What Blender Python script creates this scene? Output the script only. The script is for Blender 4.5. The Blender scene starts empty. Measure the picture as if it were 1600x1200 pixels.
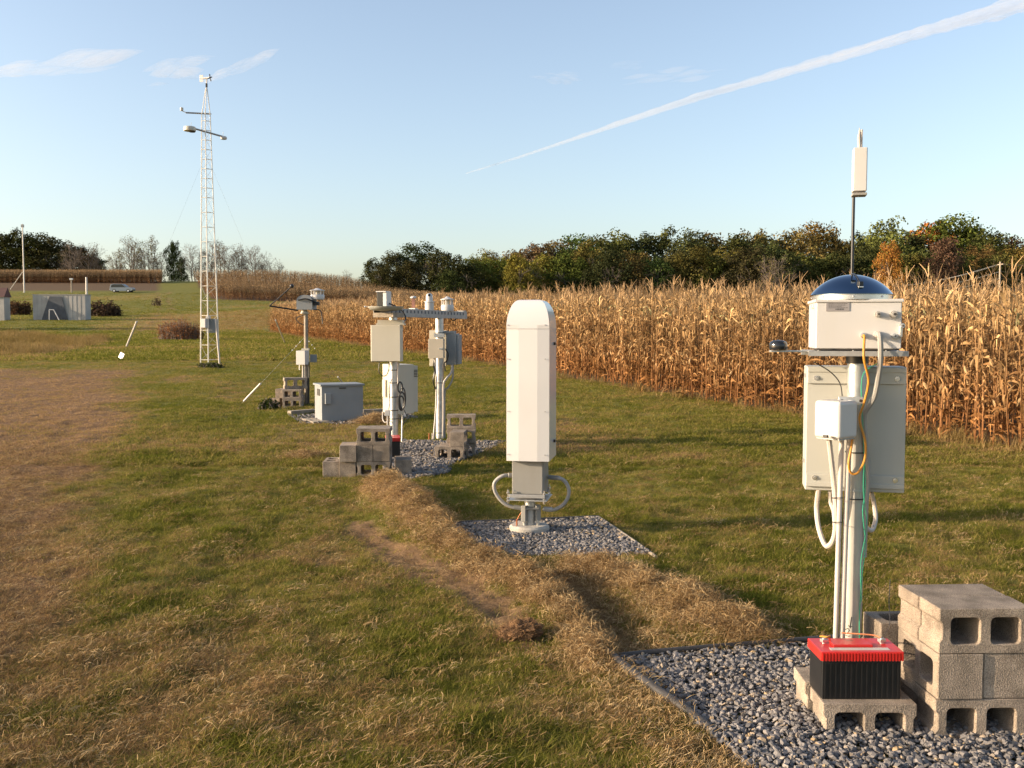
import bpy, bmesh, math, random
from mathutils import Vector, Matrix, noise
import numpy as np
R = math.radians
random.seed(11)
scene = bpy.context.scene
COL = scene.collection
# ------------------------------------------------------------------ camera model
F = 1500.0; CX = 800.0; CY = 600.0; HC = 1.7
P = math.atan(82/1500.0); cP, sP = math.cos(P), math.sin(P)

def W(px, py, Y):
    """world point seen at photo pixel (px, py) on the vertical plane at depth Y"""
    a = (px-CX)/F; b = (CY-py)/F
    dz = Y*(b*cP - sP)/(cP + b*sP)
    zc = Y*cP - dz*sP
    return Vector((a*zc, Y, HC+dz))

# ------------------------------------------------------------------ terrain
def hermite(pts):
    n = len(pts); m = []
    for i in range(n):
        if i == 0: s = (pts[1][1]-pts[0][1])/(pts[1][0]-pts[0][0])
        elif i == n-1: s = (pts[-1][1]-pts[-2][1])/(pts[-1][0]-pts[-2][0])
        else:
            s0 = (pts[i][1]-pts[i-1][1])/(pts[i][0]-pts[i-1][0]); s1 = (pts[i+1][1]-pts[i][1])/(pts[i+1][0]-pts[i][0])
            s = 0 if s0*s1 <= 0 else 2*s0*s1/(s0+s1)
        m.append(s)
    def f(x):
        if x <= pts[0][0]: return pts[0][1]
        if x >= pts[-1][0]: return pts[-1][1]
        lo, hi = 0, n-1
        while hi-lo > 1:
            k = (lo+hi)//2
            if pts[k][0] <= x: lo = k
            else: hi = k
        h = pts[hi][0]-pts[lo][0]; t = (x-pts[lo][0])/h
        t2 = t*t; t3 = t2*t
        return (2*t3-3*t2+1)*pts[lo][1] + (t3-2*t2+t)*h*m[lo] + (-2*t3+3*t2)*pts[hi][1] + (t3-t2)*h*m[hi]
    return f
prL = hermite([(-60,0),(10,0),(20,.17),(33,.55),(60,1.14),(86,1.85),(100,2.9),(130,4.7),(156,6.9),(172,8.7),(180,9.75),(195,11.7),(205,12.3),(222,12.2),(300,8),(1000,-6),(6000,-60)])
prR = hermite([(-60,0),(10,0),(20,.17),(33,.55),(60,1.1),(86,1.72),(110,3.2),(130,4.7),(150,5.2),(200,6.0),(400,8),(1000,4),(6000,-60)])
def sm(a, b, x):
    t = min(1, max(0, (x-a)/(b-a))); return t*t*(3-2*t)
def base_z(x, y):
    if y < 60: return prL(y)
    t = sm(-50, 2, x); return prL(y)*(1-t) + prR(y)*t
def G(px, py, ymax=400):
    """where the ray through a photo pixel meets the ground"""
    prev = 2.0; Y = 2.0
    while Y < ymax:
        w = W(px, py, Y)
        if w.z <= base_z(w.x, Y):
            lo, hi = prev, Y
            for _ in range(18):
                mid = (lo+hi)/2; w = W(px, py, mid)
                if w.z <= base_z(w.x, mid): hi = mid
                else: lo = mid
            w = W(px, py, hi); w.z = base_z(w.x, hi); return w
        prev = Y; Y *= 1.02
    w = W(px, py, ymax); w.z = base_z(w.x, ymax); return w
def pl(l): return [G(*q) for q in l]
ridge_a = list(zip(pl([(598,768),(640,800),(690,848),(760,888),(850,925),(905,985),(935,1040)]), [.16,.14,.08,.05,.055,.06,.03], [.26,.25,.2,.16,.15,.14,.12]))
ridge_b = list(zip(pl([(890,888),(960,902),(1040,935),(1110,975),(1180,1000)]), [.04,.05,.05,.045,.02], [.13,.17,.2,.18,.14]))
trench = list(zip(pl([(865,893),(915,935),(955,985),(985,1030)]), [-.08,-.12,-.12,-.06], [.12,.16,.17,.15]))
dirt_line = list(zip(pl([(560,820),(610,860),(680,890),(740,930),(800,975),(860,1040)]), [.8,.95,1,1,.8,.4], [.15,.22,.26,.2,.14,.1]))
def poly_inf(line, x, y):
    """gaussian influence of a polyline of (point, value, sigma)"""
    best = 0; bv = 0; bd = 9
    for i in range(len(line)-1):
        a, va, sa = line[i]; b, vb, sb = line[i+1]
        dx, dy = b.x-a.x, b.y-a.y; L = dx*dx+dy*dy
        t = min(1, max(0, ((x-a.x)*dx+(y-a.y)*dy)/L))
        d = math.hypot(x-a.x-dx*t, y-a.y-dy*t); s = sa+(sb-sa)*t
        g = math.exp(-(d/s)**2)
        if g > best: best = g; bv = (va+(vb-va)*t)*g; bd = d/s
    return bv, best
def ns(x, y, s, o=0.0): return noise.noise(Vector((x*s+o, y*s-o*.7, o)))
def fr(x, y, s, o=0.0): return ns(x,y,s,o)+.5*ns(x,y,s*2.1,o+7)+.25*ns(x,y,s*4.3,o+3)

PAD_NEAR = [(.50,4.86),(1.63,5.12),(2.9,5.42),(3.35,5.5),(3.6,4.4),(3.9,3.0),(1.0,2.6),(.93,3.6),(.76,4.16)]
PAD_MID = [(v.x,v.y) for v in pl([(688,826),(700,822),(935,812),(1018,868),(905,872),(745,872)])]
PAD_FAR = [(v.x,v.y) for v in pl([(630,690),(790,691),(745,712),(712,722),(700,740),(640,752),(600,750),(598,720)])]
PAD_CAB = [(v.x,v.y) for v in pl([(452,650),(640,644),(655,654),(560,664),(470,662)])]
def inpoly(p, x, y):
    c = False; n = len(p); j = n-1
    for i in range(n):
        if (p[i][1] > y) != (p[j][1] > y) and x < (p[j][0]-p[i][0])*(y-p[i][1])/(p[j][1]-p[i][1])+p[i][0]: c = not c
        j = i
    return c
PADS = [PAD_NEAR, PAD_MID, PAD_FAR, PAD_CAB]
def in_pad(x, y):
    if y > 19: return False
    return any(inpoly(p, x, y) for p in PADS)
TALL = [(v.x,v.y) for v in pl([(-60,562),(0,557),(60,554),(115,546),(170,535),(172,529),(100,527),(40,521),(-60,519)])]
RUTS = [pl([(247,456),(249,484),(236,505),(205,521),(165,547)]), pl([(262,456),(268,484),(262,505),(242,525),(212,549)])]
STRAW_POLY = [(v.x,v.y) for v in pl([(862,886),(1000,884),(1100,925),(1200,985),(1240,1012),(1120,1028),(985,1044),(940,1020),(900,950)])]
def rut(x, y):
    b = 9
    for r in RUTS:
        for i in range(len(r)-1):
            p, q = r[i], r[i+1]; dx, dy = q.x-p.x, q.y-p.y
            t = min(1,max(0,((x-p.x)*dx+(y-p.y)*dy)/(dx*dx+dy*dy))); b = min(b, math.hypot(x-p.x-dx*t, y-p.y-dy*t))
    return b
def corn_edge(y): return 7.1 - .4*(y-13.3) + .25*ns(0, y, .5, 3)
# corn fields as polygons
FIELD1 = [(9.6,7.0),(7.1,13.3),(5.35,17.8),(1.45,28),(-21.8,86),(-13,104),(2,126),(30,138),(150,142),(150,60),(40,7.0)]
FIELD2 = [(-48.5,156),(-67,203),(20,206),(60,150),(10,147),(-15,150)]
FIELD3 = [(-125,192),(-69,190),(-74,204),(-140,206)]
def zones(x, y):
    """dry, dirt, soil, straw (0..1)"""
    n1 = fr(x, y, .35, 1.3); n2 = fr(x, y, 1.6, 4.1)
    d = x + .38*y + .55
    dry = sm(.32+.03*y, -.35-.01*y, d + .7*n1 + .5*n2 + .2)*(1-sm(27, 34, y+4*n1+2*n2))
    if y < 8: dry = max(dry, sm(6.0, 4.4, y+.9*n1)*sm(0, -1.4, x+.9*n2+.4)*.62)
    dry = max(dry, .62*sm(.15, .75, n1*.7+n2*.6))*(1 - sm(35, 60, y)*.75)
    dirt = 0; straw = 0
    if 3 < y < 14 and -4 < x < 4:
        va, ga = poly_inf(ridge_a, x, y); vb, gb = poly_inf(ridge_b, x, y); vt, gt = poly_inf(trench, x, y)
        vd, gd = poly_inf(dirt_line, x, y)
        straw = max(sm(.12, .6, ga+.3*n2), sm(.15, .7, gb+.3*n2))
        dirt = max(sm(.15, .6, vd+.35*n2)*(1-.5*sm(.3,.8,ga)), sm(.25, .7, gt), .8*sm(.3,.7,ga*(n2+.75)))
        if inpoly(STRAW_POLY, x+.08*n2, y+.08*n1): straw = max(straw, .85)
        # straw scattered along the near pad's left edge
        e = sm(.75, .1, abs(x-(.50+(4.86-y)*.33)))*sm(5.2,4.7,y)*(1 if x < .9 else 0)
        straw = max(straw, e*sm(-.3,.4,n2+.25))
    if 14 < y < 21 and -5 < x < -1: straw = .7*sm(.1,.6, math.exp(-((x+3.1)/1.2)**2-((y-15)/1.8)**2)+.3*n2)
    soil = 0
    if y > 70:
        if 174.5 < y < 206 and x < -.362*y: soil = sm(0,1.5,-.362*y-x)
        if inpoly(FIELD2, x, y) or inpoly(FIELD3, x, y): soil = 1
    if x > corn_edge(y) and 5 < y < 86 : soil = sm(0, .6, x-corn_edge(y))
    elif y >= 86 and inpoly(FIELD1, x, y): soil = 1
    tan = 0
    if y > 36:
        tan = sm(.0,.35, math.exp(-((x+27+ (y-48)*.5)/11.0)**2-((y-50)/12.0)**2)*.5 -.25 + .2*n1)
        tan = max(tan, .85*sm(0,.4, math.exp(-((x+31)/10.0)**2-((y-105)/22.0)**2)-.2+.25*n1))
        tan = max(tan, .5*sm(.1,.5,fr(x,y,.05,9)))
        if inpoly(TALL, x, y): tan = 1
        if 38 < y < 190 and -70 < x < -10:
            rb = rut(x,y); dirt = max(dirt, .75*sm(.55,.15,rb)*sm(-.3,.3,fr(x,y,.3,4)+.1))
    return dry, dirt, soil, straw, tan
def micro(x, y):
    if not (2 < y < 75): return 0
    if y > 22 or abs(x) > 9: return (.045*ns(x,y,.7,5)+.02*ns(x,y,1.9,5))*sm(75,50,y)*sm(1.5,8,y)
    h = .030*ns(x,y,2.2,5)+.022*ns(x,y,6,2)+.025*ns(x,y,.9,5)*sm(1.5,8,y)
    if 3.5 < y < 13 and -4 < x < 4:
        va, ga = poly_inf(ridge_a, x, y); vb, gb = poly_inf(ridge_b, x, y); vt, gt = poly_inf(trench, x, y)
        vd, gd = poly_inf(dirt_line, x, y)
        g = max(ga, gb)
        h += max(va, vb)*(1.1+.35*ns(x,y,5,1)) + vt + g*(.065*ns(x,y,4.2,8)+.05*ns(x,y,10,4)) + gd*(.03*ns(x,y,8,9)+.015*ns(x,y,17,9))
    if in_pad(x, y): h = -.015 + .004*ns(x,y,8,1)
    elif y < 14:
        for p in PADS[:3]:
            pass
    return h
def zt(x, y): return base_z(x, y) + micro(x, y)

# ------------------------------------------------------------------ material helpers
def newmat(name):
    m = bpy.data.materials.new(name); m.use_nodes = True
    nt = m.node_tree; b = nt.nodes['Principled BSDF']
    return m, nt, b
def N(nt, t, **k):
    n = nt.nodes.new(t)
    for a, v in k.items(): setattr(n, a, v)
    return n
def mat(name, col, rough=.6, metal=0, var=.12, scale=6, bump=.0, bscale=60, dirt=0, dirtcol=(.2,.15,.1), spec=.5, coat=0):
    m, nt, b = newmat(name); L = nt.links.new
    tc = N(nt,'ShaderNodeTexCoord')
    nz = N(nt,'ShaderNodeTexNoise'); nz.inputs['Scale'].default_value = scale; nz.inputs['Detail'].default_value = 6
    L(tc.outputs['Object'], nz.inputs['Vector'])
    mr = N(nt,'ShaderNodeMapRange'); mr.inputs['From Min'].default_value=.3; mr.inputs['From Max'].default_value=.7
    mr.inputs['To Min'].default_value=1-var; mr.inputs['To Max'].default_value=1+var*.6
    L(nz.outputs['Fac'], mr.inputs['Value'])
    mx = N(nt,'ShaderNodeVectorMath', operation='SCALE'); mx.inputs[0].default_value = col; L(mr.outputs[0], mx.inputs['Scale'])
    out = mx.outputs[0]
    if dirt:
        mp = N(nt,'ShaderNodeMapping'); mp.inputs['Scale'].default_value=(1,1,.25); L(tc.outputs['Object'], mp.inputs['Vector'])
        n2 = N(nt,'ShaderNodeTexNoise'); n2.inputs['Scale'].default_value = scale*3; n2.inputs['Detail'].default_value = 8; n2.inputs['Roughness'].default_value=.7
        L(mp.outputs[0], n2.inputs['Vector'])
        r2 = N(nt,'ShaderNodeMapRange'); r2.inputs['From Min'].default_value=.5; r2.inputs['From Max'].default_value=.75
        r2.inputs['To Max'].default_value = dirt; L(n2.outputs['Fac'], r2.inputs['Value'])
        mm = N(nt,'ShaderNodeMix', data_type='RGBA'); L(r2.outputs[0], mm.inputs['Factor']); L(out, mm.inputs['A']); mm.inputs['B'].default_value=(*dirtcol,1)
        out = mm.outputs['Result']
    L(out, b.inputs['Base Color'])
    b.inputs['Roughness'].default_value = rough; b.inputs['Metallic'].default_value = metal
    b.inputs['Specular IOR Level'].default_value = spec
    if coat: b.inputs['Coat Weight'].default_value = coat; b.inputs['Coat Roughness'].default_value=.08
    if bump:
        n3 = N(nt,'ShaderNodeTexNoise'); n3.inputs['Scale'].default_value = bscale; n3.inputs['Detail'].default_value = 5
        L(tc.outputs['Object'], n3.inputs['Vector'])
        bp = N(nt,'ShaderNodeBump'); bp.inputs['Strength'].default_value = bump; bp.inputs['Distance'].default_value=.01
        L(n3.outputs['Fac'], bp.inputs['Height']); L(bp.outputs[0], b.inputs['Normal'])
    return m
M = {}
M['white'] = mat('white_paint', (.52,.50,.475), .35, dirt=.2, dirtcol=(.5,.45,.36), var=.04, scale=3)
M['hood'] = mat('white_gelcoat', (.61,.595,.58), .22, var=.05, scale=2.5, dirt=.16, dirtcol=(.6,.58,.5), coat=.3)
M['cream'] = mat('cream_paint', (.50,.46,.37), .45, dirt=.12, dirtcol=(.4,.35,.26), var=.05, scale=3)
M['greygreen'] = mat('grey_green_paint', (.41,.405,.36), .45, dirt=.16, dirtcol=(.32,.3,.24), var=.04, scale=3)
M['grey'] = mat('grey_paint', (.25,.24,.215), .5, dirt=.2, dirtcol=(.2,.17,.13), var=.06, scale=4)
M['cab'] = mat('weathered_grey_cabinet_paint', (.23,.245,.25), .6, dirt=.35, dirtcol=(.27,.2,.14), var=.1, scale=2)
M['galv'] = mat('galvanised_steel', (.55,.55,.53), .42, .75, var=.25, scale=14, bump=.1, bscale=90)
M['galvdull'] = mat('dull_galvanised_steel', (.34,.335,.32), .55, .35, var=.2, scale=18, bump=.1)
M['pipe'] = mat('painted_steel_pole', (.46,.44,.39), .4, .25, var=.12, scale=8, dirt=.15, dirtcol=(.35,.3,.24))
M['mirror'] = mat('mirror_dome_steel', (.14,.20,.28), .08, 1, var=.05, scale=3)
M['chrome'] = mat('bright_steel', (.8,.76,.72), .25, .9, var=.08, scale=20)
M['black'] = mat('black_plastic', (.012,.012,.013), .4, var=.3, scale=20)
M['blackgloss'] = mat('glossy_black_dome', (.015,.017,.02), .12, var=.1)
M['red'] = mat('red_plastic', (.55,.022,.018), .35, var=.12, scale=12, dirt=.25, dirtcol=(.3,.08,.05))
M['pvc'] = mat('beige_conduit_plastic', (.50,.45,.40), .45, var=.08, scale=10, dirt=.15, dirtcol=(.4,.33,.25))
M['greypvc'] = mat('grey_conduit_plastic', (.30,.285,.26), .5, var=.08, scale=10)
M['orange'] = mat('orange_cable', (.55,.24,.03), .5, var=.1)
M['green'] = mat('green_wire', (.04,.35,.2), .5, var=.1)
M['brown'] = mat('brown_wood', (.40,.19,.13), .8, var=.3, scale=12)
M['timber'] = mat('weathered_timber', (.30,.25,.19), .85, var=.3, scale=9, bump=.3)
M['edging'] = mat('dark_rubber_edging', (.045,.04,.036), .6, var=.3, scale=12, dirt=.35, dirtcol=(.11,.09,.07))
M['copper'] = mat('copper_rod', (.45,.16,.07), .5, .6)
M['glass'] = mat('dark_window_glass', (.02,.025,.03), .08, var=.1)
M['carpaint'] = mat('silver_car_paint', (.22,.25,.28), .3, .4, var=.05)
M['tyre'] = mat('tyre_rubber', (.02,.02,.02), .8)
M['tagplate'] = mat('printed_metal_plate', (.33,.30,.29), .45, .3, var=.1, scale=30)
M['tail'] = mat('tail_light_red', (.4,.02,.02), .3)
M['shadow_slot'] = mat('dark_grey_shadow_and_slots', (.06,.07,.085), .7, var=.25, scale=2)  # painted shadow on the shed wall; also the dark beam slots
M['shed'] = mat('faded_white_siding', (.36,.345,.32), .7, var=.2, scale=.8, dirt=.3, dirtcol=(.22,.22,.22))
M['wood_pole'] = mat('weathered_pole_wood', (.34,.28,.21), .85, var=.3, scale=5)
M['palepole'] = mat('pale_pole_paint', (.66,.60,.52), .6, var=.15, scale=2)
M['tower'] = mat('tower_galvanised', (.72,.68,.60), .45, .2, var=.1, scale=5)
M['concrete'] = mat('pale_concrete', (.42,.38,.32), .9, var=.2, scale=14, bump=.4, bscale=70)
def concrete_block_mat():
    m, nt, b = newmat('concrete_block'); L = nt.links.new
    tc = N(nt,'ShaderNodeTexCoord'); oi = N(nt,'ShaderNodeObjectInfo')
    ad = N(nt,'ShaderNodeVectorMath', operation='ADD'); L(tc.outputs['Object'], ad.inputs[0]); L(oi.outputs['Location'], ad.inputs[1])
    n1 = N(nt,'ShaderNodeTexNoise'); n1.inputs['Scale'].default_value=240; n1.inputs['Detail'].default_value=3; L(ad.outputs[0], n1.inputs['Vector'])
    n2 = N(nt,'ShaderNodeTexNoise'); n2.inputs['Scale'].default_value=9; n2.inputs['Detail'].default_value=6; L(ad.outputs[0], n2.inputs['Vector'])
    vo = N(nt,'ShaderNodeTexVoronoi'); vo.inputs['Scale'].default_value=170; L(ad.outputs[0], vo.inputs['Vector'])
    cr = N(nt,'ShaderNodeValToRGB'); e = cr.color_ramp.elements
    e[0].position=.36; e[0].color=(.175,.138,.105,1); e[1].position=.62; e[1].color=(.36,.295,.23,1)
    L(n1.outputs['Fac'], cr.inputs[0])
    mr = N(nt,'ShaderNodeMapRange'); mr.inputs['From Min'].default_value=.3; mr.inputs['From Max'].default_value=.7; mr.inputs['To Min'].default_value=.55; mr.inputs['To Max'].default_value=1.15
    L(n2.outputs['Fac'], mr.inputs['Value'])
    rn = N(nt,'ShaderNodeMapRange'); rn.inputs['To Min'].default_value=.95; rn.inputs['To Max'].default_value=1.25; L(oi.outputs['Random'], rn.inputs['Value'])
    mu = N(nt,'ShaderNodeMath', operation='MULTIPLY'); L(mr.outputs[0], mu.inputs[0]); L(rn.outputs[0], mu.inputs[1])
    sc = N(nt,'ShaderNodeVectorMath', operation='SCALE'); L(cr.outputs[0], sc.inputs[0]); L(mu.outputs[0], sc.inputs['Scale'])
    L(sc.outputs[0], b.inputs['Base Color']); b.inputs['Roughness'].default_value=.95; b.inputs['Specular IOR Level'].default_value=.2
    bp = N(nt,'ShaderNodeBump'); bp.inputs['Strength'].default_value=.55; bp.inputs['Distance'].default_value=.004
    L(vo.outputs['Distance'], bp.inputs['Height']); L(bp.outputs[0], b.inputs['Normal'])
    return m
M['block'] = concrete_block_mat()

# ------------------------------------------------------------------ mesh helpers
def box(bm, c, s, rz=0, bev=0, rot=None):
    r = bmesh.ops.create_cube(bm, size=1)['verts']
    mt = Matrix.Translation(c) @ (rot if rot else Matrix.Rotation(rz,4,'Z')) @ Matrix.Diagonal((*s,1))
    bmesh.ops.transform(bm, matrix=mt, verts=r)
    if bev:
        ed = {e for v in r for e in v.link_edges}
        bmesh.ops.bevel(bm, geom=list(ed), offset=bev, segments=3, affect='EDGES', profile=.5)
def frame(d):
    d = d.normalized(); u = Vector((0,0,1)) if abs(d.z) < .9 else Vector((0,1,0))
    a = d.cross(u).normalized(); return a, d.cross(a).normalized()
def tube(bm, pts, r, n=8, caps=True):
    pts = [Vector(p) for p in pts]
    rings = []; pa = None
    for i, p in enumerate(pts):
        d = (pts[min(i+1,len(pts)-1)]-pts[max(i-1,0)])
        if d.length < 1e-9: d = Vector((0,0,1))
        if pa is None: a, b = frame(d)
        else:
            dn = d.normalized(); a = (pa - dn*pa.dot(dn)).normalized(); b = dn.cross(a)
        pa = a
        rr = r[i] if isinstance(r,(list,tuple)) else r
        rings.append([bm.verts.new(p + (a*math.cos(2*math.pi*k/n)+b*math.sin(2*math.pi*k/n))*rr) for k in range(n)])
    for i in range(len(rings)-1):
        for k in range(n):
            bm.faces.new((rings[i][k], rings[i][(k+1)%n], rings[i+1][(k+1)%n], rings[i+1][k]))
    if caps and n > 2:
        bm.faces.new(rings[0]); bm.faces.new(rings[-1])
def spline(pts, k=6):
    pts = [Vector(p) for p in pts]; out = []
    for i in range(len(pts)-1):
        p0 = pts[max(i-1,0)]; p1 = pts[i]; p2 = pts[i+1]; p3 = pts[min(i+2,len(pts)-1)]
        for j in range(k):
            t = j/k
            out.append(.5*((2*p1)+(p2-p0)*t+(2*p0-5*p1+4*p2-p3)*t*t+(3*p1-p0-3*p2+p3)*t**3))
    out.append(pts[-1]); return out
def lathe(bm, prof, c=(0,0,0), n=32, axis=None):
    """prof: (radius, z) list"""
    c = Vector(c); rings = []
    for r, z in prof:
        if r < 1e-6: rings.append([bm.verts.new(c+Vector((0,0,z)))])
        else: rings.append([bm.verts.new(c+Vector((r*math.cos(2*math.pi*k/n), r*math.sin(2*math.pi*k/n), z))) for k in range(n)])
    for i in range(len(rings)-1):
        A, B = rings[i], rings[i+1]
        for k in range(n):
            k2 = (k+1)%n
            if len(A) == 1 and len(B) == 1: break
            if len(A) == 1: bm.faces.new((A[0], B[k], B[k2]))
            elif len(B) == 1: bm.faces.new((A[k], A[k2], B[0]))
            else: bm.faces.new((A[k], A[k2], B[k2], B[k]))
    if len(rings[0]) > 1: bm.faces.new(rings[0])
    if len(rings[-1]) > 1: bm.faces.new(rings[-1])
def mesh_of(name, bm, m, smooth=True, angle=40):
    bmesh.ops.recalc_face_normals(bm, faces=bm.faces)
    me = bpy.data.meshes.new(name); bm.to_mesh(me); bm.free()
    if m: me.materials.append(m)
    if smooth:
        me.polygons.foreach_set('use_smooth', [True]*len(me.polygons))
        try: me.set_sharp_from_angle(angle=R(angle))
        except Exception: pass
    return me
def obj(name, bm, m, parent=None, smooth=True, world=True, angle=40):
    """link a bmesh as one object; meshes of a thing are given in world space and shifted to the thing's base"""
    if parent is not None and world:
        q = parent; off = Vector((0,0,0))
        while q is not None: off += q.location; q = q.parent
        bmesh.ops.translate(bm, vec=-off, verts=bm.verts)
    o = bpy.data.objects.new(name, mesh_of(name, bm, m, smooth, angle)); COL.objects.link(o)
    if smooth and len(o.data.polygons) < 3000:
        wn = o.modifiers.new('weighted_normal','WEIGHTED_NORMAL'); wn.keep_sharp = True; wn.weight = 80
    if parent is not None: o.parent = parent
    return o
def tag(o, label=None, cat=None, group=None, kind=None):
    if label: o['label'] = label
    if cat: o['category'] = cat
    if group: o['group'] = group
    if kind: o['kind'] = kind
    return o
def thing(name, loc, label, cat, group=None):
    o = bpy.data.objects.new(name, None); o.empty_display_size=.1; COL.objects.link(o); o.location = loc
    return tag(o, label, cat, group)
def nb(): return bmesh.new()
def pbox(bm, x0, y0, x1, y1, Y, depth, yaw=0, bev=0, grow=0):
    """box whose front face fills the pixel rectangle on plane Y; depth goes away from the camera"""
    a = W(x0,y1,Y); b = W(x1,y0,Y)
    w = b.x-a.x; h = b.z-a.z
    c = Vector(((a.x+b.x)/2, Y, (a.z+b.z)/2))
    back = Vector((-math.sin(yaw), math.cos(yaw), 0))
    w = w/max(.3,math.cos(yaw)) if False else w
    box(bm, c+back*(depth/2), (w+grow, depth, h), yaw, bev)
    return c, w, h
def Z(obj_, **k): return obj_

# ================================================================== GROUND
def make_ground():
    ys = [-9+.5*i for i in range(20)]
    y = 1.0
    while y < 6000:
        ys.append(y)
        if y < 2.6: y += .2
        elif y < 13.5: y += .052
        else: y *= 1.018
    nu = 380
    us = [-1.0+2.0*i/nu for i in range(nu+1)]
    verts = []; zc = []; st = []
    for y in ys:
        wd = (max(y,0)*.62+5.5) if y < 60 else y*.62+5.5+(y-60)*.25
        for u in us:
            x = u*wd
            verts.append((x, y, zt(x,y)))
            d, di, so, sw, ta = zones(x,y); zc += [d, di, so, 1.0]; st += [sw, ta, 0, 1.0]
    n = nu+1; faces = [(j*n+i, j*n+i+1, (j+1)*n+i+1, (j+1)*n+i) for j in range(len(ys)-1) for i in range(nu)]
    me = bpy.data.meshes.new('ground'); me.from_pydata(verts, [], faces)
    a = me.attributes.new('zone','FLOAT_COLOR','POINT'); a.data.foreach_set('color', zc)
    a = me.attributes.new('zone2','FLOAT_COLOR','POINT'); a.data.foreach_set('color', st)
    me.polygons.foreach_set('use_smooth', [True]*len(me.polygons))
    o = bpy.data.objects.new('ground', me); COL.objects.link(o); o['kind'] = 'structure'
    m, nt, b = newmat('ground_turf'); L = nt.links.new
    geo = N(nt,'ShaderNodeNewGeometry')
    z1 = N(nt,'ShaderNodeAttribute', attribute_name='zone'); z2 = N(nt,'ShaderNodeAttribute', attribute_name='zone2')
    s1 = N(nt,'ShaderNodeSeparateColor'); L(z1.outputs['Color'], s1.inputs[0]); s2 = N(nt,'ShaderNodeSeparateColor'); L(z2.outputs['Color'], s2.inputs[0])
    def nz(s, d=6, r=.6, vec=None):
        q = N(nt,'ShaderNodeTexNoise'); q.inputs['Scale'].default_value=s; q.inputs['Detail'].default_value=d; q.inputs['Roughness'].default_value=r
        L(vec or geo.outputs['Position'], q.inputs['Vector']); return q.outputs['Fac']
    def ramp(f, cols):
        cr = N(nt,'ShaderNodeValToRGB'); L(f, cr.inputs[0]); e = cr.color_ramp.elements
        while len(e) < len(cols): e.new(.5)
        for k,(p,c) in enumerate(cols): e[k].position=p; e[k].color=(*c,1)
        return cr.outputs[0]
    def mix(f, a, b_):
        q = N(nt,'ShaderNodeMix', data_type='RGBA'); L(f, q.inputs['Factor']); L(a, q.inputs['A']); L(b_, q.inputs['B']); return q.outputs['Result']
    mp = N(nt,'ShaderNodeMapping'); mp.inputs['Scale'].default_value=(.35,1,1); L(geo.outputs['Position'], mp.inputs['Vector'])
    fine = nz(34, 8, .75); mid = nz(2.2, 8, .7); streak = nz(9, 8, .7, mp.outputs[0])
    grass = ramp(fine, [(.3,(.07,.064,.016)),(.5,(.18,.165,.04)),(.72,(.33,.28,.09))])
    grass2 = ramp(mid, [(.3,(.075,.095,.017)),(.5,(.14,.145,.03)),(.7,(.22,.18,.055))])
    gr = mix(streak, grass, grass2)
    dryc = ramp(fine, [(.3,(.08,.042,.022)),(.5,(.19,.11,.058)),(.72,(.37,.25,.145))])
    dirtc = ramp(fine, [(.3,(.13,.075,.036)),(.5,(.24,.145,.072)),(.7,(.33,.215,.115))])
    soilc = ramp(fine, [(.3,(.07,.045,.028)),(.6,(.15,.10,.06))])
    strawc = ramp(fine, [(.3,(.12,.07,.03)),(.5,(.27,.165,.075)),(.7,(.42,.29,.14))])
    tanc = ramp(mid, [(.3,(.19,.145,.04)),(.6,(.30,.21,.075))])
    c = mix(s1.outputs[0], gr, dryc); c = mix(s2.outputs[1], c, tanc)
    c = mix(s2.outputs[0], c, strawc); c = mix(s1.outputs[1], c, dirtc); c = mix(s1.outputs[2], c, soilc)
    L(c, b.inputs['Base Color']); b.inputs['Roughness'].default_value=1; b.inputs['Specular IOR Level'].default_value=.1
    bp = N(nt,'ShaderNodeBump'); bp.inputs['Strength'].default_value=.8; bp.inputs['Distance'].default_value=.03
    L(fine, bp.inputs['Height']); L(bp.outputs[0], b.inputs['Normal'])
    me.materials.append(m)
    return o
make_ground()

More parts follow.
